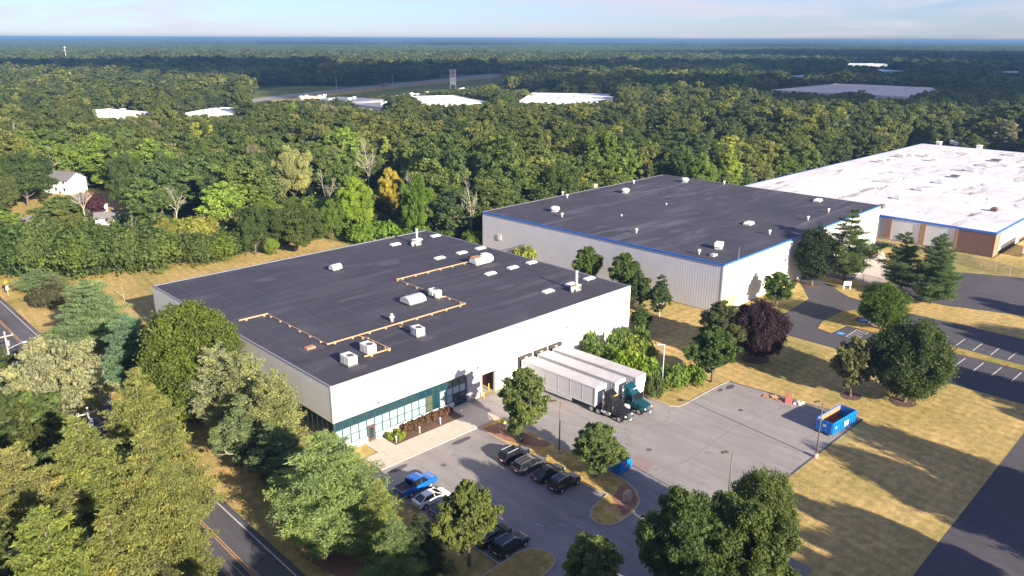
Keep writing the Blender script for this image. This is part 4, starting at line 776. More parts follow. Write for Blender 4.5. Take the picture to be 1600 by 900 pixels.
# ---------------------------------------------------------------- vehicles
def ring(x, w, z0, z1, zm=None, tum=0.0, r=0.07):
    """cross-section of a body at x: half width w, from z0 to z1; tum pulls the top in"""
    zm = (z0 + z1) * .5 if zm is None else zm
    R_ = [(x, -w + .05, z0), (x, -w, z0 + .12), (x, -w, zm), (x, -w + tum + .02, z1 - r), (x, -w + tum + r + .04, z1)]
    return R_ + [(a, -b, c) for a, b, c in R_[::-1]]
tyre = MB().tube((0, -.12, 0), (0, .12, 0), .34, .34, 20).mesh('tyre', M['black'], False)
rimm = MB().tube((0, -.125, 0), (0, .125, 0), .22, .22, 12); rimm = rimm.mesh('rim', M['rim'])
def wheel(par, x, y, r=.34, w=.24, rim='rim'):
    o = link('wheel', tyre, par, (x, y, r)); o.scale = (r / .34, w / .24, r / .34); q = link('rim', rimm, o)
    return o
def car(kind, x, y, head, paintm, label, cat='car', group='cars parked in the front lot', name=None):
    """nose towards +x in its own frame"""
    u = thing(name or kind, label, cat, (x, y, 0), head, group)
    if kind == 'suv':   Lr, Lf, w, bt, rt = -2.35, 2.4, .94, 1.05, 1.72; body = [(-2.35, .84, .5, .98), (-2.28, .92, .30, 1.08), (-1.6, .94, .28, 1.08), (0.6, .95, .28, 1.06), (1.15, .94, .28, 1.04), (2.05, .90, .30, .96), (2.34, .82, .36, .84), (2.42, .74, .42, .70)]; cab = [(-2.22, .86, 1.06), (-1.95, .88, 1.62), (-1.6, .88, 1.70), (-.2, .88, 1.73), (.25, .88, 1.66), (1.1, .86, 1.05)]
    elif kind == 'minivan': body = [(-2.5, .86, .5, 1.0), (-2.44, .96, .30, 1.08), (-1.6, .99, .25, 1.08), (0.8, .99, .25, 1.04), (1.5, .97, .26, 1.0), (2.2, .92, .28, .88), (2.52, .82, .34, .74), (2.6, .7, .42, .62)]; cab = [(-2.4, .9, 1.07), (-2.15, .9, 1.62), (-1.8, .9, 1.72), (-.1, .9, 1.75), (.55, .88, 1.62), (1.65, .86, .99)]
    elif kind == 'pickup': body = [(-2.75, .90, .5, 1.05), (-2.7, .95, .42, 1.10), (-1.6, .97, .38, 1.10), (0.9, .97, .36, 1.12), (1.25, .97, .36, 1.14), (2.3, .94, .38, 1.10), (2.62, .90, .42, .98), (2.7, .80, .5, .85)]; cab = [(-1.05, .86, 1.10), (-.95, .88, 1.72), (-.6, .88, 1.80), (.35, .88, 1.80), (.65, .88, 1.74), (1.35, .86, 1.12)]
    else: body = [(-2.4, .80, .5, .92), (-2.3, .90, .30, 1.00), (-1.6, .93, .24, 1.02), (0.7, .94, .24, .96), (1.2, .93, .25, .94), (2.1, .88, .28, .82), (2.38, .78, .34, .70), (2.44, .68, .40, .60)]; cab = [(-2.0, .76, 1.0), (-1.15, .80, 1.38), (-.75, .80, 1.44), (.1, .80, 1.46), (.4, .80, 1.40), (1.35, .80, .95)]
    b = MB().loft([ring(a, w_, z0, z1, None, .05) for a, w_, z0, z1 in body]).build('body', paintm, u, True)
    k = b.modifiers.new('edge', 'EDGE_SPLIT'); k.split_angle = math.radians(32)
    if kind == 'pickup':
        MB().box(-2.62, -1.15, -.80, .80, 1.06, 1.125).build('cargo_bed', M['black'], u)
        for s in (-1, 1): MB().box(-2.7, -1.1, s * .89 - .06, s * .89 + .06, 1.09, 1.20).build('bed_rail', paintm, u)
        MB().box(-2.76, -2.66, -.82, .82, .6, 1.2).build('tailgate', paintm, u)
    # greenhouse of dark glass with a painted roof and pillars
    zb = cab[0][2]; n = len(cab)
    def cr_(a, w_, z, zlow): t = .17 * max(0, (z - zlow)) / .65; return [(a, -w_ + .0, zlow - .03), (a, -w_ + t, z - .06), (a, -w_ + t + .07, z), (a, w_ - t - .07, z), (a, w_ - t, z - .06), (a, w_, zlow - .03)]
    rings = []
    for i, (a, w_, z) in enumerate(cab):
        zl = zb + (cab[-1][2] - zb) * (a - cab[0][0]) / (cab[-1][0] - cab[0][0]); rings.append(cr_(a, w_, max(z, zl + .02), zl))
    MB().loft(rings).build('window_glass', M['carglass'], u)
    top = [c for c in cab[1:-1]]
    r_ = MB().loft([[(a, -(w_ - .215), z - .03), (a, -(w_ - .24), z + .022), (a, w_ - .24, z + .022), (a, w_ - .215, z - .03)] for a, w_, z in top]).build('roof', paintm, u)
    for s in (-1, 1):
        mb = MB()
        for i, j in ((0, 1), (n - 2, n - 1)):
            a, b_ = cab[i], cab[j]; mb.tube((a[0], s * (a[1] - (.04 if i == 0 else .2)), a[2] - .02), (b_[0], s * (b_[1] - (.2 if i == 0 else .04)), b_[2] - .0), .045, .045, 5)
        for fx in ((.5,) if kind != 'minivan' else (.4, .68)): X = cab[1][0] + (cab[-1][0] - cab[1][0]) * fx; mb.tube((X, s * (cab[2][1] + .0), zb), (X - .08, s * (cab[2][1] - .16), cab[3][2] - .07), .05, .04, 5)
        mb.build('pillar', paintm, u)
        if kind in ('suv', 'minivan'): MB().box(cab[1][0] + .2, cab[4][0], s * (cab[2][1] - .26) - .025, s * (cab[2][1] - .26) + .025, cab[3][2] + .02, cab[3][2] + .07).build('roof_rail', M['galv'] if kind == 'suv' else M['dkgrey'], u)
        MB().box(cab[-1][0] - .35, cab[-1][0] - .12, s * .97 - .08, s * .97 + .08, zb - .02, zb + .14).build('mirror', paintm, u)
        MB().box(body[-2][0] - .12, body[-2][0] + .03, s * .62 - .17, s * .62 + .17, body[-2][3] - .24, body[-2][3] - .08).build('headlight', M['lens'], u)
        MB().box(body[0][0] - .03, body[0][0] + .12, s * .72 - .14, s * .72 + .14, body[0][3] - .22, body[0][3] - .02).build('tail_light', M['red'], u)
        MB().tube((-1.45, s * .80, .33), (-1.45, s * (.955 if kind != 'sedan' else .935), .33), .40, .40, 18).build('wheel_arch', M['black'], u); MB().tube((1.5, s * .80, .33), (1.5, s * (.95 if kind != 'sedan' else .93), .33), .40, .40, 18).build('wheel_arch', M['black'], u)
        for X in (-1.45, 1.5): wheel(u, X, s * .86, .36 if kind != 'sedan' else .33)
    MB().box(body[0][0] - .035, body[0][0], -.26, .26, .62, .76).build('number_plate', M['unit'], u)
    MB().box(body[-1][0] - .02, body[-1][0] + .03, -.5, .5, .46, .66).build('grille', M['dkgrey'], u)
    if kind == 'pickup': u.scale = (1.06, 1.06, 1.08)
    return u
H0 = math.radians(0)
car('pickup', 2.75, -14.2, H0 + .03, M['p_blue'], 'bright blue crew cab pickup truck with dark open bed', 'pickup truck', name='pickup_truck')
car('sedan', 2.4, -17.6, H0 - .03, M['p_white'], 'white fastback sedan with dark windows beside the blue pickup', name='parked_car')
car('sedan', 2.6, -20.6, H0, M['p_steel'], 'steel grey sedan half hidden by the tree, beside the white sedan', name='parked_car')
car('sedan', 2.7, -28.4, H0, M['p_black'], 'black car mostly hidden under the tree in the lot', name='parked_car')
car('suv', 2.9, -31.0, H0 + .02, M['p_black'], 'black sport utility vehicle nearest the bottom kerb island', name='parked_car')
car('suv', 16.9, -17.3, H0, M['p_navy'], 'dark navy sport utility vehicle with silver roof rails, nearest the building', name='parked_car')
car('minivan', 16.6, -20.5, H0 - .02, M['p_grey'], 'dark grey minivan second from the building', 'van', name='parked_van')
car('sedan', 16.9, -23.6, H0, M['p_black'], 'low black sedan between the grey minivan and the last black car', name='parked_car')
car('suv', 16.7, -26.6, H0, M['p_black'], 'black sport utility vehicle at the end of the kerb row nearest the boulder', name='parked_car')
# ---------------------------------------------------------------- lorries and trailers (nose towards -y)
trm = {}
def trailer(x, y, rz, L, label, gear=True):
    """rear at the origin, box reaches L towards -y"""
    u = thing('semi_trailer', label, 'trailer', (x, y, 0), rz, 'trailers backed up to the loading docks')
    w = 1.28; z0, z1 = 1.12, 4.08
    b = MB().box(-w + .02, w - .02, -L + .02, 0, z0, z1 - .02).build('side_panel', mat('trailer side', (0.50, 0.49, 0.50), .45, var=.04) if 'ts' not in M else M['ts'], u)
    r = MB().box(-w, w, -L, 0, z1 - .02, z1 + .03).build('roof', M['troof'], u)
    mb = MB(); k = 1.2
    while k < L: mb.box(-w + .05, w - .05, -k - .03, -k + .03, z1 + .03, z1 + .045); k += 1.22
    mb.build('roof_bow', M['troof'], r)
    MB().box(-w + .08, w - .08, -L - .06, -L + .02, z0 + .05, z1 - .05).build('front_panel', M['white'], u)
    for s in (-1, 1):
        MB().box(s * w - .03, s * w + .03, -L, 0, z1 - .16, z1 + .05).build('top_rail', M['galv'], u); MB().box(s * w - .03, s * w + .03, -L, 0, z0 - .1, z0 + .05).build('bottom_rail', M['galv'], u)
        mb = MB(); k = .6
        while k < L: mb.box(s * w - .012, s * w + .012, -k - .02, -k + .02, z0 + .05, z1 - .16); k += 2.44
        mb.build('side_rib', M['ts'], u)
        for a in (-L + .03, -.1): MB().box(s * w - .05, s * w + .05, a - .05, a + .05, z0 - .1, z1).build('corner_post', M['white'], u)
        if gear: MB().box(s * .9 - .06, s * .9 + .06, -L + 3.2, -L + 3.35, .05, z0).build('landing_leg', M['dkgrey'], u)
        MB().box(s * w - .02, s * w + .02, -L + 4.6, -5.2, .45, 1.0).build('side_skirt', M['ts'], u)
        for a in (-1.6, -2.9): wheel(u, s * 1.02, a, .5, .5).rotation_euler = (0, 0, PI / 2)
    MB().box(-.5, .5, -L + 1, -.3, .85, 1.1).build('chassis', M['dkgrey'], u)
    return u
M['ts'] = mat('trailer side', (0.52, 0.505, 0.52), .5, var=.05, scale=.6); M['troof'] = mat('trailer roof', (0.50, 0.455, 0.445), .7, var=.12, scale=.5)
trailer(36.0, -.8, math.radians(1.6), 15.3, 'white semi trailer behind the black truck, nearest the lot', False)
trailer(39.6, -.9, math.radians(1.9), 16.0, 'white semi trailer in the middle, behind the teal truck', False)
trailer(43.15, -1.0, math.radians(2.4), 17.0, 'white semi trailer without a truck, next to the bushes')
def tractor(x, y, rz, pm, emb, label, sleeper=False):
    """front bumper at origin, rear towards +y"""
    u = thing('semi_truck', label, 'truck', (x, y, 0), rz)
    MB().loft([[(-.52, .3, .75), (.52, .3, .75), (.62, .3, 1.35), (.5, .3, 1.55), (-.5, .3, 1.55), (-.62, .3, 1.35)], [(-.95, 1.0, .8), (.95, 1.0, .8), (.86, 1.0, 1.4), (.62, 1.0, 1.72), (-.62, 1.0, 1.72), (-.86, 1.0, 1.4)], [(-1.0, 2.2, .9), (1.0, 2.2, .9), (.95, 2.2, 1.6), (.78, 2.2, 1.92), (-.78, 2.2, 1.92), (-.95, 2.2, 1.6)]]).build('bonnet', pm, u, bevel=.04)
    zt = 2.75
    cb_ = MB().loft([[(-1.05, 2.1, .9), (1.05, 2.1, .9), (1.05, 2.1, 1.85), (-1.05, 2.1, 1.85)], [(-1.08, 2.25, .85), (1.08, 2.25, .85), (1.06, 2.3, 1.95), (-1.06, 2.3, 1.95)], [(-1.1, 2.8, .85), (1.1, 2.8, .85), (.98, 2.8, zt), (-.98, 2.8, zt)], [(-1.1, 4.2, .85), (1.1, 4.2, .85), (1.0, 4.2, zt + .1), (-1.0, 4.2, zt + .1)]]).build('cab', pm, u, bevel=.04)
    MB().add([(-.95, 2.22, 1.98), (.95, 2.22, 1.98), (.88, 2.74, zt - .08), (-.88, 2.74, zt - .08)], [(0, 1, 2, 3)]).build('windscreen', M['carglass'], u)
    for s in (-1, 1):
        MB().add([(s * 1.09, 2.55, 1.75), (s * 1.10, 3.5, 1.75), (s * 1.02, 3.5, 2.55), (s * 1.02, 2.85, 2.55)], [(0, 1, 2, 3) if s > 0 else (3, 2, 1, 0)]).build('side_window', M['carglass'], u)
        MB().tube((s * 1.22, 4.3, .9), (s * 1.22, 4.3, 3.9), .08, .08, 10).build('exhaust_stack', M['chrome'], u, True)
        MB().tube((s * .98, 3.0, .72), (s * .98, 4.6, .72), .33, .33, 16).build('fuel_tank', M['chrome'] if emb == 'tan' else M['galv'], u, True)
        MB().box(s * 1.35 - .1, s * 1.35 + .1, 2.3, 2.36, 1.7, 2.5).build('mirror', M['chrome'], u)
        MB().loft([[(s * .62, .75, .95), (s * 1.18, .75, .85), (s * 1.18, .8, 1.0), (s * .62, .8, 1.1)], [(s * .62, 1.35, 1.2), (s * 1.2, 1.35, 1.12), (s * 1.2, 1.35, 1.22), (s * .62, 1.35, 1.32)], [(s * .62, 2.0, .95), (s * 1.18, 2.0, .85), (s * 1.18, 2.0, 1.0), (s * .62, 2.0, 1.1)]]).build('mudguard', pm, u)
        MB().box(s * .72 - .17, s * .72 + .17, .38, .55, .95, 1.2).build('headlight', M['lens'], u)
        wheel(u, s * 1.02, 1.35, .5, .3).rotation_euler = (0, 0, PI / 2)
        for a in (5.2, 6.5): wheel(u, s * .95, a, .5, .55).rotation_euler = (0, 0, PI / 2)
    f = MB().loft([[(-.8, 2.75, zt), (.8, 2.75, zt), (.7, 2.8, zt + .05), (-.7, 2.8, zt + .05)], [(-.98, 3.4, zt), (.98, 3.4, zt), (.9, 3.4, zt + .75), (-.9, 3.4, zt + .75)], [(-1.05, 4.2, zt), (1.05, 4.2, zt), (.98, 4.25, zt + 1.25), (-.98, 4.25, zt + 1.25)]]).build('wind_deflector', pm, u, bevel=.04)
    em = mat('emblem ' + emb, (0.75, .42, .06) if emb == 'tan' else (.75, .75, .75), .5)
    e = MB().tube((0, 3.18, zt + .5), (0, 3.25, zt + .62), .42, .42, 20); e.v = [(a + .1, b_ - .10, c + .08) for a, b_, c in e.v]; e.build('emblem', em, f)
    MB().box(-.42, .42, .22, .30, .72, 1.5).build('grille', M['chrome'], u); gm = MB()
    for k in range(5): gm.box(-.38, .38, .2, .22, .82 + k * .14, .86 + k * .14)
    gm.build('grille_bar', M['dkgrey'], u)
    MB().loft([[(-1.2, .45, .35), (-1.2, .45, .72), (-1.1, .65, .72), (-1.1, .65, .35)], [(-.7, .02, .35), (-.7, .02, .72), (-.7, .3, .72), (-.7, .3, .35)], [(.7, .02, .35), (.7, .02, .72), (.7, .3, .72), (.7, .3, .35)], [(1.2, .45, .35), (1.2, .45, .72), (1.1, .65, .72), (1.1, .65, .35)]]).build('bumper', M['chrome'], u)
    MB().box(-.42, .42, 1.0, 7.2, .6, .95).build('chassis', M['dkgrey'], u)
    MB().box(-.25, .25, 0.0, .02, .45, .6).build('number_plate', M['unit'], u)
    return u
tractor(36.5, -21.9, math.radians(1.6), M['p_brown'], 'tan', 'black semi truck with chrome grille and orange round emblem at the near dock')
tractor(40.6, -22.4, math.radians(1.9), M['p_teal'], 'white', 'dark teal semi truck with white round emblem between two white trailers')
# trailer parked by the white-roofed building
p = G(1596, 401); u = thing('semi_trailer', 'white box trailer parked beside the brown brick end of the far warehouse', 'trailer', (p[0] - 1, p[1] - 1.5, 0), math.radians(2))
MB().box(0, 14, -1.3, 1.3, 1.1, 4.0).build('side_panel', M['white'], u); MB().box(-.05, 14.05, -1.35, 1.35, 4.0, 4.08).build('roof', M['trim'], u); MB().box(.5, 13, -.5, .5, .7, 1.1).build('chassis', M['dkgrey'], u)
for s in (-1, 1):
    for a in (10.5, 11.8): wheel(u, a, s * 1.0, .5, .5)
# ---------------------------------------------------------------- containers, bins, pallets
def rolloff(x, y, rz, label):
    u = thing('open_container', label, 'dumpster', (x, y, 0), rz); L, w, h = 6.6, 1.25, 1.75
    for s in (-1, 1):
        wl_ = MB().box(0, L, s * w - .03, s * w + .03, .3, h + .3).build('side_wall', M['bin_blue'], u); mb = MB()
        for k in range(12): mb.box(.3 + k * .55, .38 + k * .55, s * w + (.03 if s > 0 else -.13), s * w + (.13 if s > 0 else -.03), .35, h + .25)
        mb.build('rib', M['bin_blue'], wl_); MB().box(0, L, s * w - .07, s * w + .07, h + .3, h + .42).build('top_rail', M['bin_blue'], wl_)
        MB().box(.1, L - .1, s * (w - .045) - .008, s * (w - .045) + .008, .42, h + .28).build('inner_lining', M['rust'], wl_)
    MB().box(-.06, .0, -w, w, .3, h + .35).build('end_wall', M['bin_blue'], u); MB().box(L, L + .06, -w, w, .3, h + .35).build('end_wall', M['bin_blue'], u)
    for k in range(4): MB().box(-.14, -.06, -w + .15 + k * .75, -w + .23 + k * .75, .3, h + .3).build('end_rib', M['bin_blue'], u)
    MB().box(0, L, -w + .04, w - .04, .3, .42).build('floor', mat('rusty floor', (.12, .06, .045), .9, var=.4), u)
    for s in (-.5, .5): MB().box(0, L, s - .06, s + .06, .1, .3).build('skid', M['dkgrey'], u)
    MB().tube((-.1, -.9, .16), (-.1, -.7, .16), .16, .16, 12).tube((-.1, .7, .16), (-.1, .9, .16), .16, .16, 12).build('roller', M['dkgrey'], u)
    MB().box(2.9, 4.1, -w - .16, -w - .14, .75, 1.55).build('white_label', M['unit'], u); MB().box(.4, .75, -w - .15, -w - .13, 1.2, 1.5).build('small_label', M['unit'], u); MB().box(-.16, -.15, -.2, .25, 1.2, 1.55).build('small_label', M['unit'], u)
    return u
rolloff(53.9, -43.2, math.radians(-4), 'long blue open-top roll-off container with rusty inside on the yard edge')
p = G(963, 741); u = thing('compactor_bin', 'bright blue steel bin with sloping back behind the island tree', 'dumpster', (23.9, -29.0, 0), math.radians(2))
prof = [(-.0, .15), (2.6, .15), (2.6, 1.1), (1.9, 1.95), (.4, 1.95), (0, 1.5)]
mb = MB(); mb.add([(0 + a, -.85, b) for a, b in prof] + [(a, .85, b) for a, b in prof], [(0, 1, 2, 3, 4, 5), (11, 10, 9, 8, 7, 6)] + [(i, 6 + i, 6 + (i + 1) % 6, (i + 1) % 6) for i in range(6)]); mb.build('body', M['bin_blue'], u, bevel=.02)
for k in range(5): MB().box(.25 + k * .5, .31 + k * .5, -.92, -.85, .2, 1.5).build('rib', M['bin_blue'], u)
MB().box(.9, 1.5, -.935, -.92, .7, 1.1).build('orange_label', mat('orange label', (.8, .4, .1), .6), u); MB().box(.95, 1.35, -.94, -.93, .75, .85).build('dark_slot', M['black'], u); MB().box(2.6, 2.63, -.5, .4, .5, 1.0).build('opening', M['black'], u)
MB().sheet([(26.6, -31.8), (29.8, -31.2), (29.9, -28.4), (26.5, -28.2)], 0.003).build('stained_patch', mat('rusty stain', (.30, .19, .15), .9, c2=(.22, .19, .2), scale=.8), yard)
def pallet(mb, x, y, z, rz):
    for k in range(6): mb.rbox((x + math.cos(rz) * (-.5 + k * .2), y + math.sin(rz) * (-.5 + k * .2), z + .12), .12, 1.0, .02, rz)
    for k in (-.42, 0, .42): mb.rbox((x - math.sin(rz) * k, y + math.cos(rz) * k, z + .06), 1.1, .09, .1, rz)
rp_ = random.Random(4)
for i, (x, y, z, rz, lb) in enumerate([(59.2, -31.3, 0, .2, 'grey pallet flat on the yard edge at the left of the scrap heap'), (59.6, -32.3, 0, .5, 'lower wooden pallet of the small stack in the scrap heap'), (59.7, -32.4, .15, .9, 'upper wooden pallet of the small stack in the scrap heap'), (59.5, -33.4, 0, .1, 'wooden pallet next to the red box')]):
    mb = MB(); pallet(mb, x, y, z, rz); tag(mb.build('pallet', M['wood']), lb, 'pallet', 'pallets dumped at the yard edge')
tag(MB().rbox((60.4, -34.3, .75), .12, 1.3, 1.5, .1, .15).rbox((60.4, -34.3, .75), .16, .08, 1.5, .1, .15).build('plywood_sheet', M['wood']), 'upright plywood board in the scrap heap beside the blue container', 'board')
tag(MB().rbox((59.7, -34.8, .3), .9, .9, .6, .3).rbox((59.7, -34.8, .62), .95, .95, .05, .3).build('red_box', mat('red box', (.6, .16, .12), .6)), 'faded red box in the scrap heap', 'box')
tag(MB().rbox((60.4, -36.2, .18), 1.1, .5, .3, .8).rbox((60.1, -35.7, .1), .9, .4, .15, .2).rbox((60.8, -36.6, .2), .4, .5, .4, .1).build('rubbish_heap', M['unit']), 'white rubbish and bags beside the blue container', 'rubbish')
bo = MB(); rgk = random.Random(2); rings = []
for k, (z, r) in enumerate([(0, .62), (.3, .66), (.8, .62), (1.1, .55), (1.3, .38), (1.38, .12)]): rings.append([(math.cos(t * PI / 5) * r * rgk.uniform(.85, 1.15), math.sin(t * PI / 5) * r * .8 * rgk.uniform(.85, 1.15), z) for t in range(10)])
tag(bo.loft(rings).build('boulder', mat('pale boulder', (.42, .32, .23), .9, var=.2, scale=2, bump=.5), loc=(19.9, -34.1, .08)), 'pale upright boulder in the red mulch of the lot island', 'boulder')
# ---------------------------------------------------------------- picnic tables
def picnic(x, y, rz, m, label):
    u = thing('picnic_table', label, 'picnic table', (x, y, .1), rz, 'picnic tables on the mulch strip')
    for k in range(5): MB().box(-.9, .9, -.37 + k * .15, -.24 + k * .15, .72, .76).build('table_plank', m, u)
    for s in (-1, 1):
        for q in (0, 1): MB().box(-.9, .9, s * .72 - .13 + q * .14, s * .72 - .01 + q * .14, .43, .47).build('seat_plank', m, u)
        MB().tube((s * .65, -.72, 0), (s * .65, -.2, .72), .045, .045, 6).tube((s * .65, .72, 0), (s * .65, .2, .72), .045, .045, 6).box(s * .65 - .03, s * .65 + .03, -.78, .78, .36, .43).build('leg_frame', m, u)
    return u
wg = mat('weathered wood', (.22, .17, .14), .85, var=.2)
picnic(21.9, -10.5, 1.35, wg, 'grey picnic table with a bright green bag on it'); picnic(21.6, -13.4, 1.5, wg, 'grey picnic table in the shade nearer the lot tree')
tag(MB().dome((0, 0, 0), .32, .22, .28, 12, 4).tube((0, -.1, .2), (0, .1, .2), .05, .05, 6).build('green_bag', mat('lime fabric', (.45, .75, .04), .6), loc=(21.9, -10.2, .87)), 'bright lime green bag on the picnic table', 'bag')
# ---------------------------------------------------------------- lamp posts
def lamp(x, y, h, arm, label, m='pole', two=False, base=.6):
    u = thing('lamp_post', label, 'lamp post', (x, y, 0), arm, 'lamp posts round the lots')
    MB().tube((0, 0, 0), (0, 0, base), .3, .3, 14).build('footing', M['kerb'], u); MB().tube((0, 0, base), (0, 0, h), .1, .07, 10).build('pole', M[m], u, True)
    MB().tube((0, 0, h - .05), (.9, 0, h + .02), .04, .04, 8).build('arm', M[m], u); hd = MB().box(.55, 1.35, -.22, .22, h, h + .16).build('lamp_head', M[m], u); MB().box(.65, 1.25, -.16, .16, h - .02, h).build('lens', M['lens'], hd)
    if two: MB().tube((0, 0, h - .05), (-.9, 0, h + .02), .04, .04, 8).build('arm', M[m], u); hd = MB().box(-1.35, -.55, -.22, .22, h, h + .16).build('lamp_head', M[m], u); MB().box(-1.25, -.65, -.16, .16, h - .02, h).build('lens', M['lens'], hd)
    return u
lamp(48.7, -18.7, 8.2, math.radians(150), 'pale lamp post with white base in the grass behind the trailers', 'trim'); lamp(22.2, -20.7, 8.0, math.radians(150), 'brown lamp post on the island between the lot and the trucks')
lamp(46.7, -45.4, 8.3, math.radians(150), 'dark lamp post on a white footing at the yard edge near the blue container'); lamp(25.4, -44.5, 8.8, math.radians(150), 'dark lamp post rising above the big tree at the bottom', two=False)
# low garden lights by the front walk
for x, y, lb in ((8.0, -2.9, 'in the green shrubs'), (12.0, -3.0, 'in the middle of the brown hedge'), (15.9, -2.9, 'toward the right of the brown hedge'), (19.8, -3.1, 'at the right end of the brown hedge')):
    u = thing('path_light', 'white path light post ' + lb, 'path light', (x, y, .1), 0, 'path lights along the front walk'); MB().tube((0, 0, 0), (0, 0, .85), .07, .07, 10).build('post', M['unit'], u); MB().tube((0, 0, .85), (0, 0, 1.0), .12, .14, 12).build('lamp_cap', M['white'], u)
# ---------------------------------------------------------------- fence, signs, utility poles
def fence(pts, h, label):
    u = thing('chain_link_fence', label, 'fence'); fm = M['wire']
    for (a, b) in zip(pts[:-1], pts[1:]):
        L = math.dist(a, b); n = max(1, int(L / 3)); d = ((b[0] - a[0]) / L, (b[1] - a[1]) / L)
        MB().tube((*a, h), (*b, h), .035, .035, 6).build('top_rail', M['trim'], u)
        MB().add([(*a, .05), (*b, .05), (*b, h), (*a, h)], [(0, 1, 2, 3)]).build('wire_mesh', fm, u)
        for k in range(n + 1):
            q = (a[0] + d[0] * L * k / n, a[1] + d[1] * L * k / n); MB().tube((*q, 0), (*q, h + .08), .05, .05, 6).build('post', M['trim'], u)
m, n_, l_, b_ = newmat('chain link wire'); b_.inputs['Base Color'].default_value = (.18, .18, .18, 1); tt = n_.new('ShaderNodeBsdfTransparent'); ms = n_.new('ShaderNodeMixShader'); ms.inputs[0].default_value = .72; l_.new(b_.outputs[0], ms.inputs[1]); l_.new(tt.outputs[0], ms.inputs[2]); l_.new(ms.outputs[0], n_['Material Output'].inputs[0]); M['wire'] = m
fp = [tuple(G(x, y)[:2]) for x, y in ((1340, 378), (1372, 384), (1440, 398), (1511, 414), (1600, 437), (1700, 462))]
fence(fp, 2.4, 'long chain link fence in front of the white-roofed warehouse')
p1 = G(1316, 431); p2 = G(1345, 437); fence([tuple(G(1290, 428)[:2]), tuple(G(1316, 434)[:2]), tuple(G(1348, 441)[:2]), tuple(G(1420, 458)[:2])], 1.9, 'short chain link fence behind the white sign frame')
u = thing('white_sign', 'white two-legged sign board on the grass by the entrance drive', 'sign', tuple(G(1323, 452)), math.radians(-42)); 
for s in (-.75, .75): MB().box(s - .12, s + .12, -.05, .05, 0, 1.9).build('post', M['white'], u)
MB().box(-.87, .87, -.07, .07, .95, 1.9).build('board', M['white'], u)
tag(MB().dome((0, 0, 0), 1.3, .9, .9, 14, 4).dome((.3, .5, .1), .6, .5, .7, 10, 3).build('yellow_cover', mat('yellow plastic', (.62, .55, .03), .6), loc=tuple(G(1214, 493))), 'bright yellow rounded mound beside the purple tree', 'yellow mound')
u = thing('road_sign', 'orange diamond road sign above a white plate at the left edge', 'sign', tuple(G(13, 462)), math.radians(45)); MB().tube((0, 0, 0), (0, 0, 3.6), .04, .04, 8).build('post', M['galv'], u)
d = MB(); d.add([(0, -.06, 2.3), (.7, -.06, 3.0), (0, -.06, 3.7), (-.7, -.06, 3.0), (0, -.03, 2.3), (.7, -.03, 3.0), (0, -.03, 3.7), (-.7, -.03, 3.0)], [(0, 1, 2, 3), (7, 6, 5, 4), (0, 4, 5, 1), (1, 5, 6, 2), (2, 6, 7, 3), (3, 7, 4, 0)]); d.build('orange_diamond', mat('orange sign', (.9, .38, .02), .5), u); MB().box(-.45, .45, -.06, -.03, 1.3, 2.2).build('plate', M['white'], u)
def upole(x, y, h, label, arm=True):
    u = thing('utility_pole', label, 'utility pole', (x, y, 0), 0, 'utility poles along the road'); MB().tube((0, 0, 0), (0, 0, h), .17, .12, 10).build('pole', M['pale_bark'], u, True)
    MB().box(-1.2, 1.2, -.06, .06, h - .9, h - .75).build('crossarm', M['pale_bark'], u)
    for s in (-1, 0, 1): MB().tube((s * 1.0, 0, h - .75), (s * 1.0, 0, h - .5), .05, .05, 6).build('insulator', M['unit'], u)
    MB().tube((.15, -.3, h - 2.4), (.15, -.3, h - 1.5), .22, .22, 12).build('transformer', M['galv'], u, True)
    if arm: MB().tube((0, 0, h - 3), (2.2, 0, h - 2.4), .04, .03, 6).build('lamp_arm', M['galv'], u); MB().box(2.1, 2.8, -.14, .14, h - 2.5, h - 2.35).build('street_lamp_head', M['unit'], u)
    return u
g = G(5, 590); upole(-25.4, 55, 9.5, 'tall pale utility pole with lamp arm at the left edge above the road'); upole(-25.4, 14, 11, 'utility pole rising between the feathery olive trees'); upole(-25.4, 96, 9.5, 'utility pole farther up the road', False)
wr = thing('overhead_wires', 'thin overhead wires strung along the road poles', 'wires')
for s in (-1, 0, 1):
    for (y0, z0, y1, z1) in ((-60, 10.4, 14, 10.5), (14, 10.5, 55, 9.0), (55, 9.0, 96, 9.0)):
        mb = MB(); N_ = 8
        for k in range(N_):
            f0, f1 = k / N_, (k + 1) / N_; q = lambda f: (-25.4 + s, y0 + (y1 - y0) * f, z0 + (z1 - z0) * f - 4 * .9 * f * (1 - f)); mb.tube(q(f0), q(f1), .018, .018, 4, False)
        mb.build('wire', M['dkgrey'], wr)
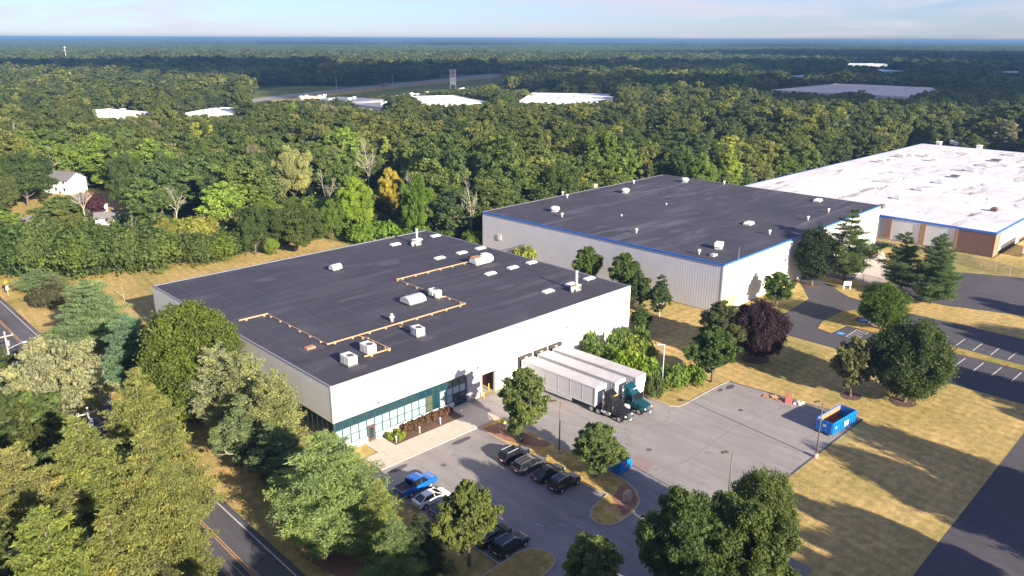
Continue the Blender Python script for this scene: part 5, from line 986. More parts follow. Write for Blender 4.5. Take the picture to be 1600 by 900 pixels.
# ---------------------------------------------------------------- houses in the clearing
def house(x, y, rz, L, Wd, Hh, rh, label, windows=3, porch=True, rm='roofing'):
    u = thing('house', label, 'house', (x, y, 0), rz)
    b = MB().box(-L / 2, L / 2, -Wd / 2, Wd / 2, 0, Hh); b.add([(-L / 2, -Wd / 2, Hh), (-L / 2, Wd / 2, Hh), (-L / 2, 0, Hh + rh - .1), (L / 2, -Wd / 2, Hh), (L / 2, Wd / 2, Hh), (L / 2, 0, Hh + rh - .1)], [(0, 2, 1), (3, 4, 5)]); b.build('wall', M['siding'], u)
    r = MB()
    for s in (-1, 1): r.add([(-L / 2 - .4, s * (Wd / 2 + .4), Hh - .25), (L / 2 + .4, s * (Wd / 2 + .4), Hh - .25), (L / 2 + .4, 0, Hh + rh), (-L / 2 - .4, 0, Hh + rh), (-L / 2 - .4, s * (Wd / 2 + .4), Hh - .1), (L / 2 + .4, s * (Wd / 2 + .4), Hh - .1), (L / 2 + .4, 0, Hh + rh + .15), (-L / 2 - .4, 0, Hh + rh + .15)], [(0, 1, 2, 3), (4, 7, 6, 5), (0, 4, 5, 1), (1, 5, 6, 2), (3, 2, 6, 7), (0, 3, 7, 4)])
    r = r.build('roof', M[rm], u); MB().box(.6, 1.4, -.4, .4, Hh + rh * .5, Hh + rh + .9).build('chimney', M['brown'], r)
    for fl in range(1 if Hh < 4 else 2):
        for k in range(windows):
            X = -L / 2 + L * (k + .5) / windows; w = MB().box(X - .5, X + .5, -Wd / 2 - .06, -Wd / 2 - .002, 1.0 + fl * 2.7, 2.3 + fl * 2.7).build('window', M['trim'], u); MB().box(X - .4, X + .4, -Wd / 2 - .08, -Wd / 2 - .06, 1.1 + fl * 2.7, 2.2 + fl * 2.7).build('pane', M['glass'], w)
        for s in (-1, 1): w = MB().box(-L / 2 - .06, -L / 2 - .002, s * Wd * .22 - .45, s * Wd * .22 + .45, 1.0 + fl * 2.7, 2.2 + fl * 2.7).build('window', M['trim'], u); MB().box(-L / 2 - .08, -L / 2 - .06, s * Wd * .22 - .36, s * Wd * .22 + .36, 1.1 + fl * 2.7, 2.1 + fl * 2.7).build('pane', M['glass'], w)
    MB().box(L * .1, L * .1 + .95, -Wd / 2 - .07, -Wd / 2 - .002, .1, .98 if Hh > 4 else 2.1).build('door', M['brown'], u)
    return u
a = G(90, 304); house(a[0] + 4, a[1] + 4, math.radians(-64), 12, 8, 5.0, 2.4, 'white two-storey house with grey gable roof among the trees at the left')
a = G(160, 332); house(a[0] - 3, a[1] + 3, math.radians(-88), 11, 8, 3.2, 2.6, 'small white house with dark grey roof behind the purple-leaved tree')
a = G(166, 352); house(a[0] + 1, a[1] + 2, math.radians(-20), 6, 4.5, 2.2, 1.4, 'low grey-roofed shed below the purple-leaved tree', 1, rm='roofing')
tag(MB().rbox((0, 0, .8), 9.5, .3, 1.9, math.radians(2)).rbox((0, 0, 1.78), 9.7, .4, .12, math.radians(2)).build('garden_wall', M['farwall'], loc=tuple(G(520, 355))), 'low beige wall at the wood edge behind the dry bank', 'wall')
# ---------------------------------------------------------------- far shops, highway, far warehouses
def farbox(name, label, pts, H, roofm, wallm, cat='building', group=None, bays=0):
    """a low far building on a footprint of corners (world x, y)"""
    u = thing(name, label, cat, (0, 0, 0), 0, group)
    MB().prism(pts, 0, H - .3).build('wall', M[wallm], u); MB().prism(pts, H - .29, H).build('roof', M[roofm], u)
    n = len(pts)
    for i in range(n):
        a, b = Vector(pts[i]), Vector(pts[(i + 1) % n]); d = (b - a); L = d.length; d.normalize(); nn = Vector((d.y, -d.x))
        if (Vector(sum((Vector(p) for p in pts), Vector((0, 0))) / n) - a).dot(nn) > 0: nn = -nn
        q = [a, b, b + nn * .3, a + nn * .3]; MB().prism([tuple(v) for v in q], H - .9, H + .35).build('parapet', M[roofm], u)
        k = 8
        while k < L - 8 and L > 30:
            c = a + d * k; w = MB().prism([tuple(c), tuple(c + d * 5), tuple(c + d * 5 + nn * .15), tuple(c + nn * .15)], .6, 3.4).build('window', M['glass'], u); k += 13
    c = sum((Vector(p) for p in pts), Vector((0, 0))) / n
    for k in range(4): MB().rbox((c.x + (k - 1.5) * 9, c.y + (k % 2) * 7 - 3, H + .9), 3, 2.2, 1.8).build('rooftop_unit', M['unit'], u)
    return u
def quadpx(x0, y0, x1, y1, depth, z):
    """footprint: front edge seen from (x0,y0) to (x1,y1) at height z, reaching depth metres away from the camera"""
    a = G(x0, y0, z)[:2]; b = G(x1, y1, z)[:2]; d = (b - a) / np.linalg.norm(b - a); nn = np.array([-d[1], d[0]])
    if nn @ ((a + b) / 2 - CAM[:2]) < 0: nn = -nn
    return [tuple(a), tuple(b), tuple(b + nn * depth), tuple(a + nn * depth)]
FAR = []
def far(*a, **k): FAR.append(a[2]); return farbox(*a, **k)
far('store', 'long pale-roofed store beyond the wood at the far left', quadpx(150, 183, 236, 176, 46, 7), 7, 'farroof', 'farwall', group=None)
far('store', 'pale-roofed store just right of the long one at the far left', quadpx(290, 177, 364, 178, 42, 7), 7, 'farroof', 'farwall')
far('store', 'low dark-roofed shop with white front beside the highway', quadpx(545, 163, 598, 168, 55, 6), 6, 'fargrey', 'siding')
far('store', 'wide low grey-roofed shop left of the dark-roofed one', quadpx(470, 157, 540, 161, 45, 6), 6, 'fargrey', 'siding')
far('store', 'large white-roofed superstore in the middle distance, left half', quadpx(660, 163, 762, 160, 75, 9), 9, 'farroof', 'siding')
far('store', 'white-roofed superstore wing right of the tall trees in the middle distance', quadpx(812, 158, 957, 160, 90, 9), 9, 'farroof', 'siding')
far('restaurant', 'small beige restaurant building near the pylon sign', quadpx(740, 140, 762, 141, 20, 5), 5, 'farwall', 'farwall')
far('restaurant', 'small dark-roofed building left of the beige restaurant', quadpx(712, 140, 735, 141, 20, 5), 5, 'fargrey', 'siding')
far('far_warehouse', 'huge pale flat-roofed warehouse beyond the woods at the right', quadpx(1205, 141, 1430, 152, 150, 10), 10, 'farwall', 'farwall')
far('far_warehouse', 'distant white industrial building near the horizon at the right', quadpx(1325, 101, 1390, 102, 90, 10), 10, 'farroof', 'siding')
far('far_warehouse', 'second distant white industrial block just below the first', quadpx(1370, 111, 1412, 111, 90, 10), 10, 'farroof', 'farroof')
far('far_warehouse', 'small white block left of the distant industrial building', quadpx(1233, 119, 1258, 120, 60, 9), 9, 'farroof', 'siding')
far('far_warehouse', 'lilac grey roof half hidden by trees at the right edge', quadpx(1512, 177, 1552, 177, 40, 8), 8, 'fargrey', 'fargrey')
far('far_warehouse', 'pale roof near the right edge below the horizon', quadpx(1558, 112, 1600, 114, 80, 9), 9, 'farroof', 'farroof')
far('store', 'small flat shop just right of the dark-roofed shop', quadpx(606, 153, 634, 154, 22, 5), 5, 'farwall', 'siding')
far('store', 'low pale shop beyond the car park, left of the pylon sign', quadpx(640, 149, 676, 148, 18, 5), 5, 'farroof', 'farwall')
far('store', 'low grey shop right of the pylon sign', quadpx(778, 146, 806, 147, 20, 5), 5, 'fargrey', 'siding')
far('store', 'small tan building at the near end of the highway', quadpx(470, 152, 492, 153, 14, 5), 5, 'farwall', 'farwall')
hw = []
for x, y in ((380, 160), (450, 150), (600, 134), (720, 122), (776, 116)): hw.append(G(x, y)[:2])
mb = MB(); w = 22
for a, b in zip(hw[:-1], hw[1:]):
    d = (b - a) / np.linalg.norm(b - a); nn = np.array([-d[1], d[0]]) * w / 2; mb.sheet([tuple(a + nn), tuple(a - nn), tuple(b - nn), tuple(b + nn)], .25)
mb.build('highway', M['farlot'])['kind'] = 'structure'
mb = MB()
for a, b in zip(hw[:-1], hw[1:]):
    d = (b - a) / np.linalg.norm(b - a); nn = np.array([d[1], -d[0]]); mb.sheet([tuple(a + nn * 12), tuple(a + nn * 40), tuple(b + nn * 40), tuple(b + nn * 12)], .2)
mb.build('highway_verge', M['verge'])['kind'] = 'structure'
setting('shop_car_park', [tuple(G(x, y)[:2]) for x, y in ((430, 162), (640, 147), (780, 143), (800, 160), (650, 168), (470, 172))], 0.1, M['farlot'])
p = G(600, 136); u = thing('red_lorry', 'tiny red lorry on the far highway', 'truck', (p[0], p[1], .25), math.radians(40)); MB().box(-4.5, 3, -1.3, 1.3, 1, 4).build('cargo_box', M['p_red'], u); MB().box(3.2, 5.2, -1.2, 1.2, .6, 3).build('cab', M['p_red'], u)
for s in (-1, 1):
    for a in (-3, 4.2): wheel(u, a, s * 1.1, .5, .4)
p = G(708, 139); hh = height_at(p, 108); u = thing('pylon_sign', 'tall white pylon sign with pale red panels beside the far highway', 'sign', (p[0], p[1], 0), HEAD * -1)
for s in (-1, 1): MB().box(s * 3.0 - .4, s * 3.0 + .4, -.5, .5, 0, hh).build('post', M['unit'], u)
for k in range(4): MB().box(-2.6, 2.6, -.3, .3, hh - (k + 1) * hh * .2 + .4, hh - k * hh * .2).build('sign_panel', mat('pale red panel', (.55, .25, .25), .6) if k < 2 else M['unit'], u)
for i, (x, y, ty) in enumerate([(614, 136, 118), (526, 140, 122), (690, 128, 111), (765, 128, 106), (38, 175, 143), (190, 170, 140)]):
    p = G(x, y); hh = height_at(p, ty); u = thing('highway_lamp', 'thin tall highway lamp mast, %s' % ('right of the red lorry', 'left of the red lorry', 'just left of the pylon sign', 'at the right end of the highway', 'at the far left', 'near the left store')[i], 'lamp post', (p[0], p[1], 0), 1.0, 'highway lamp masts'); MB().tube((0, 0, 0), (0, 0, hh), .3, .2, 6).build('pole', M['trim'], u); MB().box(-1.5, 1.5, -.3, .3, hh, hh + .4).build('lamp_head', M['unit'], u)
p = G(10, 70, 25); 
# ---------------------------------------------------------------- planting round the buildings
def tree_top(kind, tx, ty, h, r, color, name, label, cat='tree', group=None, rz=None):
    p = G(tx, ty, h); return tree(kind, (p[0], p[1], 0), h, r, color, name, label, cat, group, rz)
c_mid = (.055, .085, .020); c_dk = (.032, .055, .018); c_ol = (.145, .15, .05); c_br = (.15, .20, .025); c_pine = (.15, .19, .078); c_bpine = (.13, .175, .085); c_tan = (.24, .215, .10)
c_yel = (.33, .29, .035); c_or = (.28, .225, .04); c_pur = (.034, .018, .024); c_warm = (.09, .105, .028); c_grey = (.13, .135, .065)
# foreground, left side of the road
FG = 'feathery olive conifers in the foreground'
tree_top('spruce', 208, 572, 20, 6.9, c_ol, 'feathery_conifer', 'feathery olive tree whose pointed top stands highest beside the road, lower left', 'tree', FG)
tree_top('spruce', 118, 648, 20, 8.0, (.138, .150, .046), 'feathery_conifer', 'broad feathery olive tree at the lower left, left of the one nearest the road', 'tree', FG)
tree_top('spruce', 15, 690, 20, 7.5, (.155, .15, .055), 'feathery_conifer', 'feathery olive tree cut by the left picture edge', 'tree', FG)
tree_top('spruce', 218, 668, 19, 5.9, (.145, .15, .05), 'feathery_conifer', 'feathery olive tree leaning over the road in front of the highest one', 'tree', FG)
tree_top('spruce', 60, 790, 20, 7.5, (.135, .155, .04), 'feathery_conifer', 'feathery yellow-green tree in the bottom left corner', 'tree', FG)
tree_top('spruce', 165, 792, 19, 5.8, (.145, .148, .048), 'feathery_conifer', 'feathery olive tree at the bottom edge below the road bend', 'tree', FG)
tree_top('spruce_b', 245, 862, 13, 3.6, (.08, .085, .035), 'feathery_conifer', 'darker shaded tree at the bottom edge beside the road', 'tree', FG)
tree_top('sycamore', 72, 530, 16, 7.6, (.20, .195, .11), 'pale_tree', 'pale tan-green tree with white branches hanging over the road at the left')
tree_top('oak', 10, 640, 14, 6.5, (.065, .075, .02), 'dark_oak', 'dark green tree behind the olive trees at the left edge')
# between the road and the white warehouse
tree_px('pine', 520, 848, 676, 186, c_pine, 'white_pine', 'large soft green pine in front of the warehouse front corner')
tree_px('pine_b', 452, 775, 706, 70, (.12, .16, .07), 'white_pine', 'smaller pine leaning left out of the large soft green pine')
tree_top('spruce_b', 588, 742, 11, 3.2, (.16, .18, .055), 'loose_conifer', 'narrow yellowish conifer right of the large soft green pine')
tree_top('spruce_b', 612, 800, 10, 3.8, (.12, .16, .06), 'loose_conifer', 'loose green conifer at the bottom edge below the blue pickup')
tree_top('spruce_b', 655, 800, 7.5, 3.4, (.05, .065, .03), 'loose_conifer', 'dark shaded conifer beside the verge left of the lot tree')
tree_px('round', 310, 650, 476, 158, (.078, .098, .020), 'round_tree', 'dense round-headed dark green tree against the left wall of the warehouse', rz=0.3)
for i, (x, y, h, r, c, lb) in enumerate([(338, 548, 13, 3.0, (.17, .18, .105), 'left one of the grey-green poplars by the left wall'), (378, 560, 13, 3.2, (.16, .17, .09), 'tall grey-green poplar in the middle of the group by the left wall'), (423, 590, 12.5, 3.2, (.165, .17, .08), 'grey-green poplar nearest the glass strip'), (372, 628, 10, 3.6, (.11, .135, .065), 'lower green tree at the feet of the poplars'), (425, 668, 8.5, 3.4, (.10, .135, .065), 'bushy green tree below the glass strip')]):
    tree_top('upright' if i < 3 else 'poplar', x, y, h, r * (1.1 if i < 3 else 1), c, 'poplar', lb, 'tree', 'poplars by the left wall')
tree_px('pine', 150, 540, 436, 118, c_bpine, 'white_pine', 'broad blue-green pine on the road verge at the left')
tree_px('pine', 212, 610, 490, 92, (.10, .16, .10), 'white_pine', 'blue-green pine leaning between the verge pine and the round-headed tree')
tree_px('pine_b', 62, 455, 420, 64, c_bpine, 'white_pine', 'low spreading blue-green pine near the orange road sign')
tree_px('bush_b', 72, 478, 446, 50, (.055, .050, .025), 'brown_shrub', 'dark brown-green shrub on the verge left of the broad pine', 'shrub')
tree_px('pine_b', 95, 470, 428, 50, (.13, .14, .07), 'white_pine', 'pale small pine behind the brown-green shrub')
tree_px('bush_a', 168, 520, 488, 30, c_warm, 'verge_shrub', 'small shrub under the broad blue-green pine', 'shrub')
tree_px('bare_c', 195, 470, 440, 30, c_mid, 'bare_shrub', 'small leaning bare sapling beside the shadow of the warehouse corner', 'tree')
# front lot
tree_px('lot_tree', 733, 884, 748, 98, (.085, .10, .028), 'lot_tree', 'broad tree standing over the parked cars at the left kerb', 'tree', None, 1.0)
tree_top('lot_tree', 932, 838, 7.6, 3.3, (.10, .12, .04), 'lot_tree', 'small yellow-tipped tree cut by the bottom edge right of the lower island')
tree_px('lot_tree', 815, 692, 572, 88, (.085, .105, .034), 'lot_tree', 'lot tree beside the picnic tables in front of the trailers', 'tree', None, 2.0)
tree_px('lot_tree', 930, 745, 661, 80, (.085, .11, .036), 'lot_tree', 'round lot tree on the island beside the blue steel bin', 'tree', None, 3.0)
tree_top('oak', 1078, 764, 13.5, 5.2, (.048, .070, .020), 'oak_tree', 'big dark green tree at the bottom edge below the yard')
tree_top('oak', 1172, 785, 13.0, 4.9, (.06, .078, .022), 'oak_tree', 'big green tree at the bottom edge, right half of the dark pair')
tree_top('maple', 1198, 745, 10.5, 3.3, (.07, .085, .024), 'oak_tree', 'lighter tree rising behind the dark pair near the yard edge')
tree_top('oak', 1125, 895, 13.0, 5.2, (.04, .06, .018), 'oak_tree', 'dark tree cut by the bottom edge in front of the dark pair')
# right lawn
tree_px('maple', 1413, 628, 506, 114, (.042, .058, .020), 'maple_tree', 'large dark round-crowned tree on the right lawn in a mulch ring')
tree_px('young', 1328, 619, 528, 64, (.10, .10, .045), 'young_tree', 'thin olive young tree on the right lawn in a mulch ring')
tree_px('narrow', 1374, 514, 445, 66, (.060, .088, .016), 'young_tree', 'small round green tree on the island of the right car park')
for (px, py, r) in ((1330, 619, 1.5), (1411, 628, 1.9), (1374, 514, 1.3), (1268, 447, 1.8), (1180, 560, 2.4)):
    g = G(px, py); MB().prism([(g[0] + r * math.cos(t * PI / 8) * (1 + .06 * (t % 3)), g[1] + r * math.sin(t * PI / 8)) for t in range(16)], -.02, .05).build('mulch_ring', M['mulch'])['kind'] = 'structure'
tree_px('pine_b', 1318, 446, 324, 84, (.065, .088, .034), 'tall_pine', 'tallest pine, standing against the right end of the grey warehouse')
tree_px('pine_b', 1405, 461, 360, 66, (.058, .080, .034), 'tall_pine', 'dark pine left of the rightmost pine by the upper road')
tree_px('pine', 1455, 474, 364, 68, (.068, .098, .042), 'tall_pine', 'rightmost bushy pine by the upper road')
tree_px('narrow', 1268, 446, 357, 54, (.026, .038, .018), 'narrow_tree', 'narrow very dark tree in front of the grey warehouse wall')
tree_px('young', 1213, 478, 426, 50, (.055, .085, .022), 'young_tree', 'low bright green tree before the tan base of the grey warehouse')
tree_px('maple', 1183, 562, 476, 78, c_pur, 'purple_tree', 'dark purple-leaved tree on the lawn between the two warehouses')
tree_px('lot_tree', 1112, 597, 507, 74, (.05, .078, .022), 'yard_tree', 'green tree at the back corner of the truck yard', 'tree', None, .5)
tree_px('lot_tree', 1120, 560, 468, 74, (.062, .07, .03), 'yard_tree', 'olive tree just left of the purple-leaved tree')
tree_px('young', 1150, 545, 478, 56, (.035, .045, .02), 'yard_tree', 'dark small tree squeezed between the olive and the purple-leaved trees')
# between the warehouses
tree_px('lot_tree', 918, 455, 384, 56, (.06, .088, .02), 'gap_tree', 'left one of the green trees rising behind the roof edge between the warehouses')
tree_px('lot_tree', 975, 470, 394, 58, (.055, .08, .02), 'gap_tree', 'taller green tree behind the right roof corner of the white warehouse')
tree_px('poplar', 1030, 494, 434, 36, (.048, .07, .03), 'gap_tree', 'narrow green tree against the corrugated grey wall')
tree_px('poplar', 1001, 525, 478, 34, (.06, .09, .03), 'gap_tree', 'small pointed tree at the right wall end of the white warehouse')
tree_px('young', 995, 490, 425, 44, (.045, .065, .022), 'gap_tree', 'dark tree between the taller green tree and the narrow one')
tree_px('bush_a', 822, 412, 383, 40, (.16, .17, .035), 'gap_shrub', 'pale yellow-green shrub peeping over the roof edge', 'shrub')
tree_px('bush_a', 945, 430, 400, 40, (.045, .06, .02), 'gap_shrub', 'dark shrub between the two green trees behind the roof', 'shrub')
BG = 'shrubs behind the loading docks'
for i, (x, y, t, w, c, k) in enumerate([(918, 556, 519, 40, (.10, .14, .05), 'bush_b'), (940, 575, 535, 46, (.085, .12, .035), 'bush_a'), (968, 560, 516, 46, (.12, .16, .045), 'bush_b'), (995, 565, 524, 56, (.14, .17, .035), 'bush_a'), (966, 590, 548, 54, (.12, .17, .02), 'bush_b'), (1000, 598, 556, 56, (.13, .18, .02), 'bush_a'), (1022, 598, 568, 44, (.11, .15, .025), 'bush_b'), (1052, 605, 570, 50, (.09, .13, .028), 'bush_a'), (1080, 602, 572, 46, (.10, .14, .025), 'bush_b'), (1020, 620, 584, 30, (.07, .09, .03), 'bush_a'), (975, 540, 508, 26, (.09, .12, .04), 'bush_a'), (1003, 545, 512, 34, (.09, .13, .03), 'bush_b')]):
    tree_px(k, x, y, t, w, c, 'dock_shrub', ['bluish green shrub touching the white wall beside the far trailer', 'shrub behind the rear of the far trailer', 'pale green shrub near the right end of the white wall', 'large pale shrub just past the wall corner', 'bright yellow-green shrub behind the middle of the far trailer', 'bright yellow-green shrub left of the pale lamp post', 'shrub behind the pale lamp post', 'shrub on the bank right of the pale lamp post', 'last low shrub before the yard corner tree', 'dull shrub at the front of the far trailer', 'upright small shrub against the white wall', 'shrub at the foot of the small pointed tree'][i], 'shrub', BG)
# hedge and shrubs in the planting bed
rgh = random.Random(9)
for k in range(11):
    x = 10.6 + k * .85; tree('hedge', (x, -1.1 + .12 * math.sin(k), .1), 1.15 + .1 * rgh.random(), .72, (.10, .055, .035), 'hedge_shrub', 'reddish brown clipped shrub in the hedge by the front walk', 'shrub', 'brown clipped shrubs along the front wall')
for k, (x, y) in enumerate([(8.2, -1.0), (9.0, -1.8), (8.3, -2.3), (9.5, -1.0), (9.7, -2.4), (8.8, -2.9), (7.9, -1.7)]): tree('hedge', (x, y, .1), .8 + .1 * rgh.random(), .62, (.15, .18, .03), 'yellow_shrub', 'low yellow-green shrub in the bed beside the brown door', 'shrub', 'yellow-green shrubs beside the brown door')
# off the picture to the right and below: the trees whose shade falls on the lawns and roads
OFF = 'tall trees beyond the side road'
def shade_tree(tx, ty, h, r, kind='maple', z=0, lb='tall tree beyond the side road, outside the right edge'):
    g = G(tx, ty); L = h * .97 / math.tan(SUN_EL); tree(kind, (g[0] - math.cos(SUN_AZ) * L, g[1] - math.sin(SUN_AZ) * L, 0), h, r, (.05, .07, .02), 'shade_tree', lb, 'tree', OFF)
for a in [(1345, 668, 20, 4.6, 'narrow'), (1326, 712, 19, 4.8, 'narrow'), (1240, 778, 18, 5.5, 'oak'), (1275, 830, 18, 7, 'oak'), (1250, 870, 18, 7.5, 'oak'), (1505, 512, 20, 7, 'oak'), (1575, 520, 20, 7, 'maple'), (1508, 588, 16, 6, 'maple'), (1570, 620, 17, 7, 'oak'), (1540, 470, 17, 6, 'oak')]: shade_tree(*a)
for (x, y, h, r) in [(-20, -54, 17, 7), (-13, -52, 15, 6), (-31, -50, 18, 7), (-40, -46, 15, 6), (-4, -66, 16, 6)]: tree('oak', (x, y, 0), h, r, (.05, .07, .02), 'shade_tree', 'big tree out of sight below the bottom edge of the picture', 'tree', 'trees below the bottom edge')
setting('concrete_apron', [tuple(G(x, y)[:2]) for x, y in ((1352, 402), (1380, 392), (1398, 437), (1378, 446), (1335, 437))], -0.004, M['concrete'])
setting('bare_earth', [(-14.5, -16), (-12, -13.5), (-8.5, -17), (-7.5, -22), (-9.5, -27), (-13, -24)], -0.016, M['red_mulch'])
# ---------------------------------------------------------------- special trees at the edge of the wood
tree_px('oak', 556, 372, 276, 60, c_br, 'bright_tree', 'bright yellow-green tree at the wood edge behind the roof')
tree_px('oak', 611, 345, 262, 42, c_or, 'orange_tree', 'orange-yellow autumn tree right of the bright yellow-green one')
tree_px('poplar', 606, 290, 218, 30, (.20, .22, .05), 'pale_green_tree', 'pale yellow-green tree behind the orange-yellow tree')
tree_px('bare_a', 577, 308, 208, 44, c_mid, 'bare_tree', 'large bare white-limbed tree above the bright yellow-green one')
tree_px('oak', 655, 372, 276, 56, (.075, .125, .018), 'wood_edge_tree', 'fresh green tree right of the orange-yellow tree')
tree_px('oak', 700, 362, 286, 60, (.065, .10, .022), 'wood_edge_tree', 'green tree left of the grey warehouse corner')
tree_px('oak', 465, 392, 316, 90, (.06, .078, .022), 'wood_edge_tree', 'broad dull green tree left of the bright yellow-green one')
tree_px('oak', 520, 378, 310, 40, (.085, .125, .022), 'wood_edge_tree', 'fresh green tree touching the bright yellow-green one')
tree_px('oak', 400, 398, 320, 60, (.05, .07, .022), 'wood_edge_tree', 'dark tree at the wood edge above the dry bank')
tree_px('oak', 460, 320, 228, 66, (.20, .20, .085), 'pale_tree', 'pale straw-green tree standing in the wood behind the bank')
tree_px('bare_b', 512, 345, 260, 40, c_mid, 'bare_tree', 'grey brown bare tree right of the pale straw-green tree')
tree_px('bare_a', 278, 352, 284, 58, c_mid, 'bare_tree', 'wide bare white tree at the wood edge left of the middle')
tree_px('bare_b', 368, 350, 292, 26, c_mid, 'bare_tree', 'thin bare tree right of the wide bare white one')
tree_px('bare_b', 388, 340, 288, 22, c_mid, 'bare_tree', 'second thin bare tree near the wood edge')
tree_px('poplar', 350, 360, 300, 34, (.22, .20, .035), 'yellow_tree', 'slender yellow tree between the bare trees')
tree_px('oak', 262, 395, 342, 44, (.17, .155, .035), 'yellow_tree', 'small yellowish tree left of the wide bare white tree')
tree_px('bare_b', 88, 392, 345, 18, c_mid, 'bare_tree', 'thin bare sapling at the left, leftmost pair'); tree_px('bare_b', 62, 400, 360, 22, c_mid, 'bare_tree', 'thin bare sapling left of the other saplings')
tree_px('bare_b', 168, 382, 338, 20, c_mid, 'bare_tree', 'thin bare sapling below the grey shed'); tree_px('bare_b', 213, 380, 332, 24, c_mid, 'bare_tree', 'pale thin sapling left of the yellowish tree')
tree_px('bare_a', 84, 296, 222, 36, c_mid, 'bare_tree', 'tall pale bare tree in front of the white two-storey house'); tree_px('bare_a', 26, 252, 186, 30, c_mid, 'bare_tree', 'pale bare tree in the wood at the far left'); tree_px('bare_b', 50, 232, 184, 24, c_mid, 'bare_tree', 'second pale bare tree in the wood at the far left')
tree_px('lot_tree', 152, 346, 302, 44, (.06, .022, .03), 'purple_tree', 'small purple-leaved tree beside the small white house')
tree_px('bush_b', 426, 398, 368, 24, (.13, .17, .03), 'bank_shrub', 'small bright sapling on the dry bank', 'shrub'); tree_px('bush_a', 250, 428, 418, 14, (.11, .13, .03), 'bank_shrub', 'tiny bush on the dry bank near the left corner of the roof', 'shrub')
for i, (x, y, t, w, c) in enumerate([(600, 372, 345, 60, (.09, .15, .02)), (650, 368, 348, 60, (.10, .16, .022)), (565, 378, 350, 44, (.10, .15, .02)), (700, 372, 350, 44, (.07, .11, .02)), (740, 385, 360, 40, (.07, .10, .02)), (345, 405, 362, 60, (.075, .10, .022)), (300, 412, 362, 74, (.07, .09, .024)), (240, 420, 352, 84, (.065, .088, .024)), (190, 425, 345, 76, (.07, .095, .026)), (135, 432, 350, 86, (.06, .085, .022)), (80, 430, 345, 76, (.075, .10, .028)), (30, 430, 350, 76, (.05, .082, .022)), (490, 372, 352, 40, (.08, .11, .025)), (455, 378, 350, 50, (.06, .085, .02)), (385, 396, 355, 50, (.05, .07, .022))]):
    tree_px(('thicket', 'thicket_b')[i % 2] if 5 <= i <= 14 else 'bush_b' if i % 2 else 'bush_a', x, y, t, w, c, 'wood_edge_shrub', 'leafy thicket at the edge of the wood, ' + ['bright patch behind the roof', 'bright patch left of the exhaust stack', 'bright patch by the beige wall', 'right of the stack', 'by the grey warehouse corner', 'at the top of the dry bank', 'left part of the bank edge', 'above the left end of the bank', 'far left of the bank', 'left of the bank near the pines', 'above the low pine', 'at the left picture edge', 'left of the beige wall', 'under the broad dull green tree', 'dark one under the wood edge'][i], 'thicket', 'thickets along the wood edge')
for i_, (x_, y_, h_t, r_t, k_t, c_t, lb_) in enumerate([(305, 196, 19, 4.4, 'poplar', (.20, .20, .04), 'slim yellow-green tree in the wood at the left'), (328, 200, 19, 3.6, 'poplar', (.22, .21, .04), 'yellow tree beside the slim yellow-green one in the wood at the left'), (235, 186, 18, 5, 'sycamore', (.15, .13, .085), 'greyish half-bare tree in the wood below the far left stores'), (392, 226, 19, 5, 'sycamore', (.15, .13, .09), 'brownish half-bare tree in the wood left of centre'), (455, 160, 19, 5, 'oak', (.13, .17, .03), 'fresh green tree at the near side of the highway shops'), (540, 166, 19, 5.5, 'oak', (.13, .17, .035), 'bright green tree before the dark-roofed shop'), (760, 158, 20, 6, 'oak', (.075, .11, .028), 'tall green tree between the two superstore wings'), (790, 148, 22, 7, 'oak', (.06, .09, .026), 'broad tall dark tree between the two superstore wings'), (1142, 232, 18, 4.5, 'poplar', (.17, .20, .035), 'yellow-green tree behind the far roof edge of the grey warehouse'), (1100, 240, 18, 5.5, 'oak', (.10, .14, .03), 'fresh green tree behind the far roof edge of the grey warehouse'), (1268, 200, 17, 5, 'sycamore', (.20, .15, .07), 'tan dry tree behind the left edge of the white roof'), (1062, 152, 19, 6, 'oak', (.15, .16, .035), 'yellowish tree on the skyline of the wood right of centre'), (880, 250, 18, 7, 'oak', (.06, .085, .025), 'broad dark green tree behind the grey warehouse')]):
    tree_top(k_t, x_, y_, h_t, r_t, c_t, 'tall_wood_tree', lb_)
for i_, (x_, y_, lb_) in enumerate([(60, 178, 'far left, behind the first'), (120, 262, 'left, above the purple-leaved tree'), (640, 262, 'just left of the grey warehouse'), (735, 272, 'thin, beside the grey warehouse wall'), (200, 176, 'left, below the far store')]): tree_top('bare_a', x_, y_, 19, 3.4, c_mid, 'bare_tree', 'bare pale tree standing in the wood ' + lb_)
tree_px('oak', 44, 322, 236, 88, (.05, .075, .024), 'garden_tree', 'big dark tree hiding the lower left of the white two-storey house')
tree_px('oak', 6, 330, 262, 60, (.075, .09, .03), 'garden_tree', 'tree cut by the left edge beside the driveway')
tree_px('oak', 205, 330, 240, 60, (.055, .075, .024), 'garden_tree', 'tall tree right of the pale lawn strip by the small house')
tree_px('lot_tree', 112, 345, 305, 40, (.09, .10, .035), 'garden_tree', 'low tree between the driveway and the purple-leaved tree')
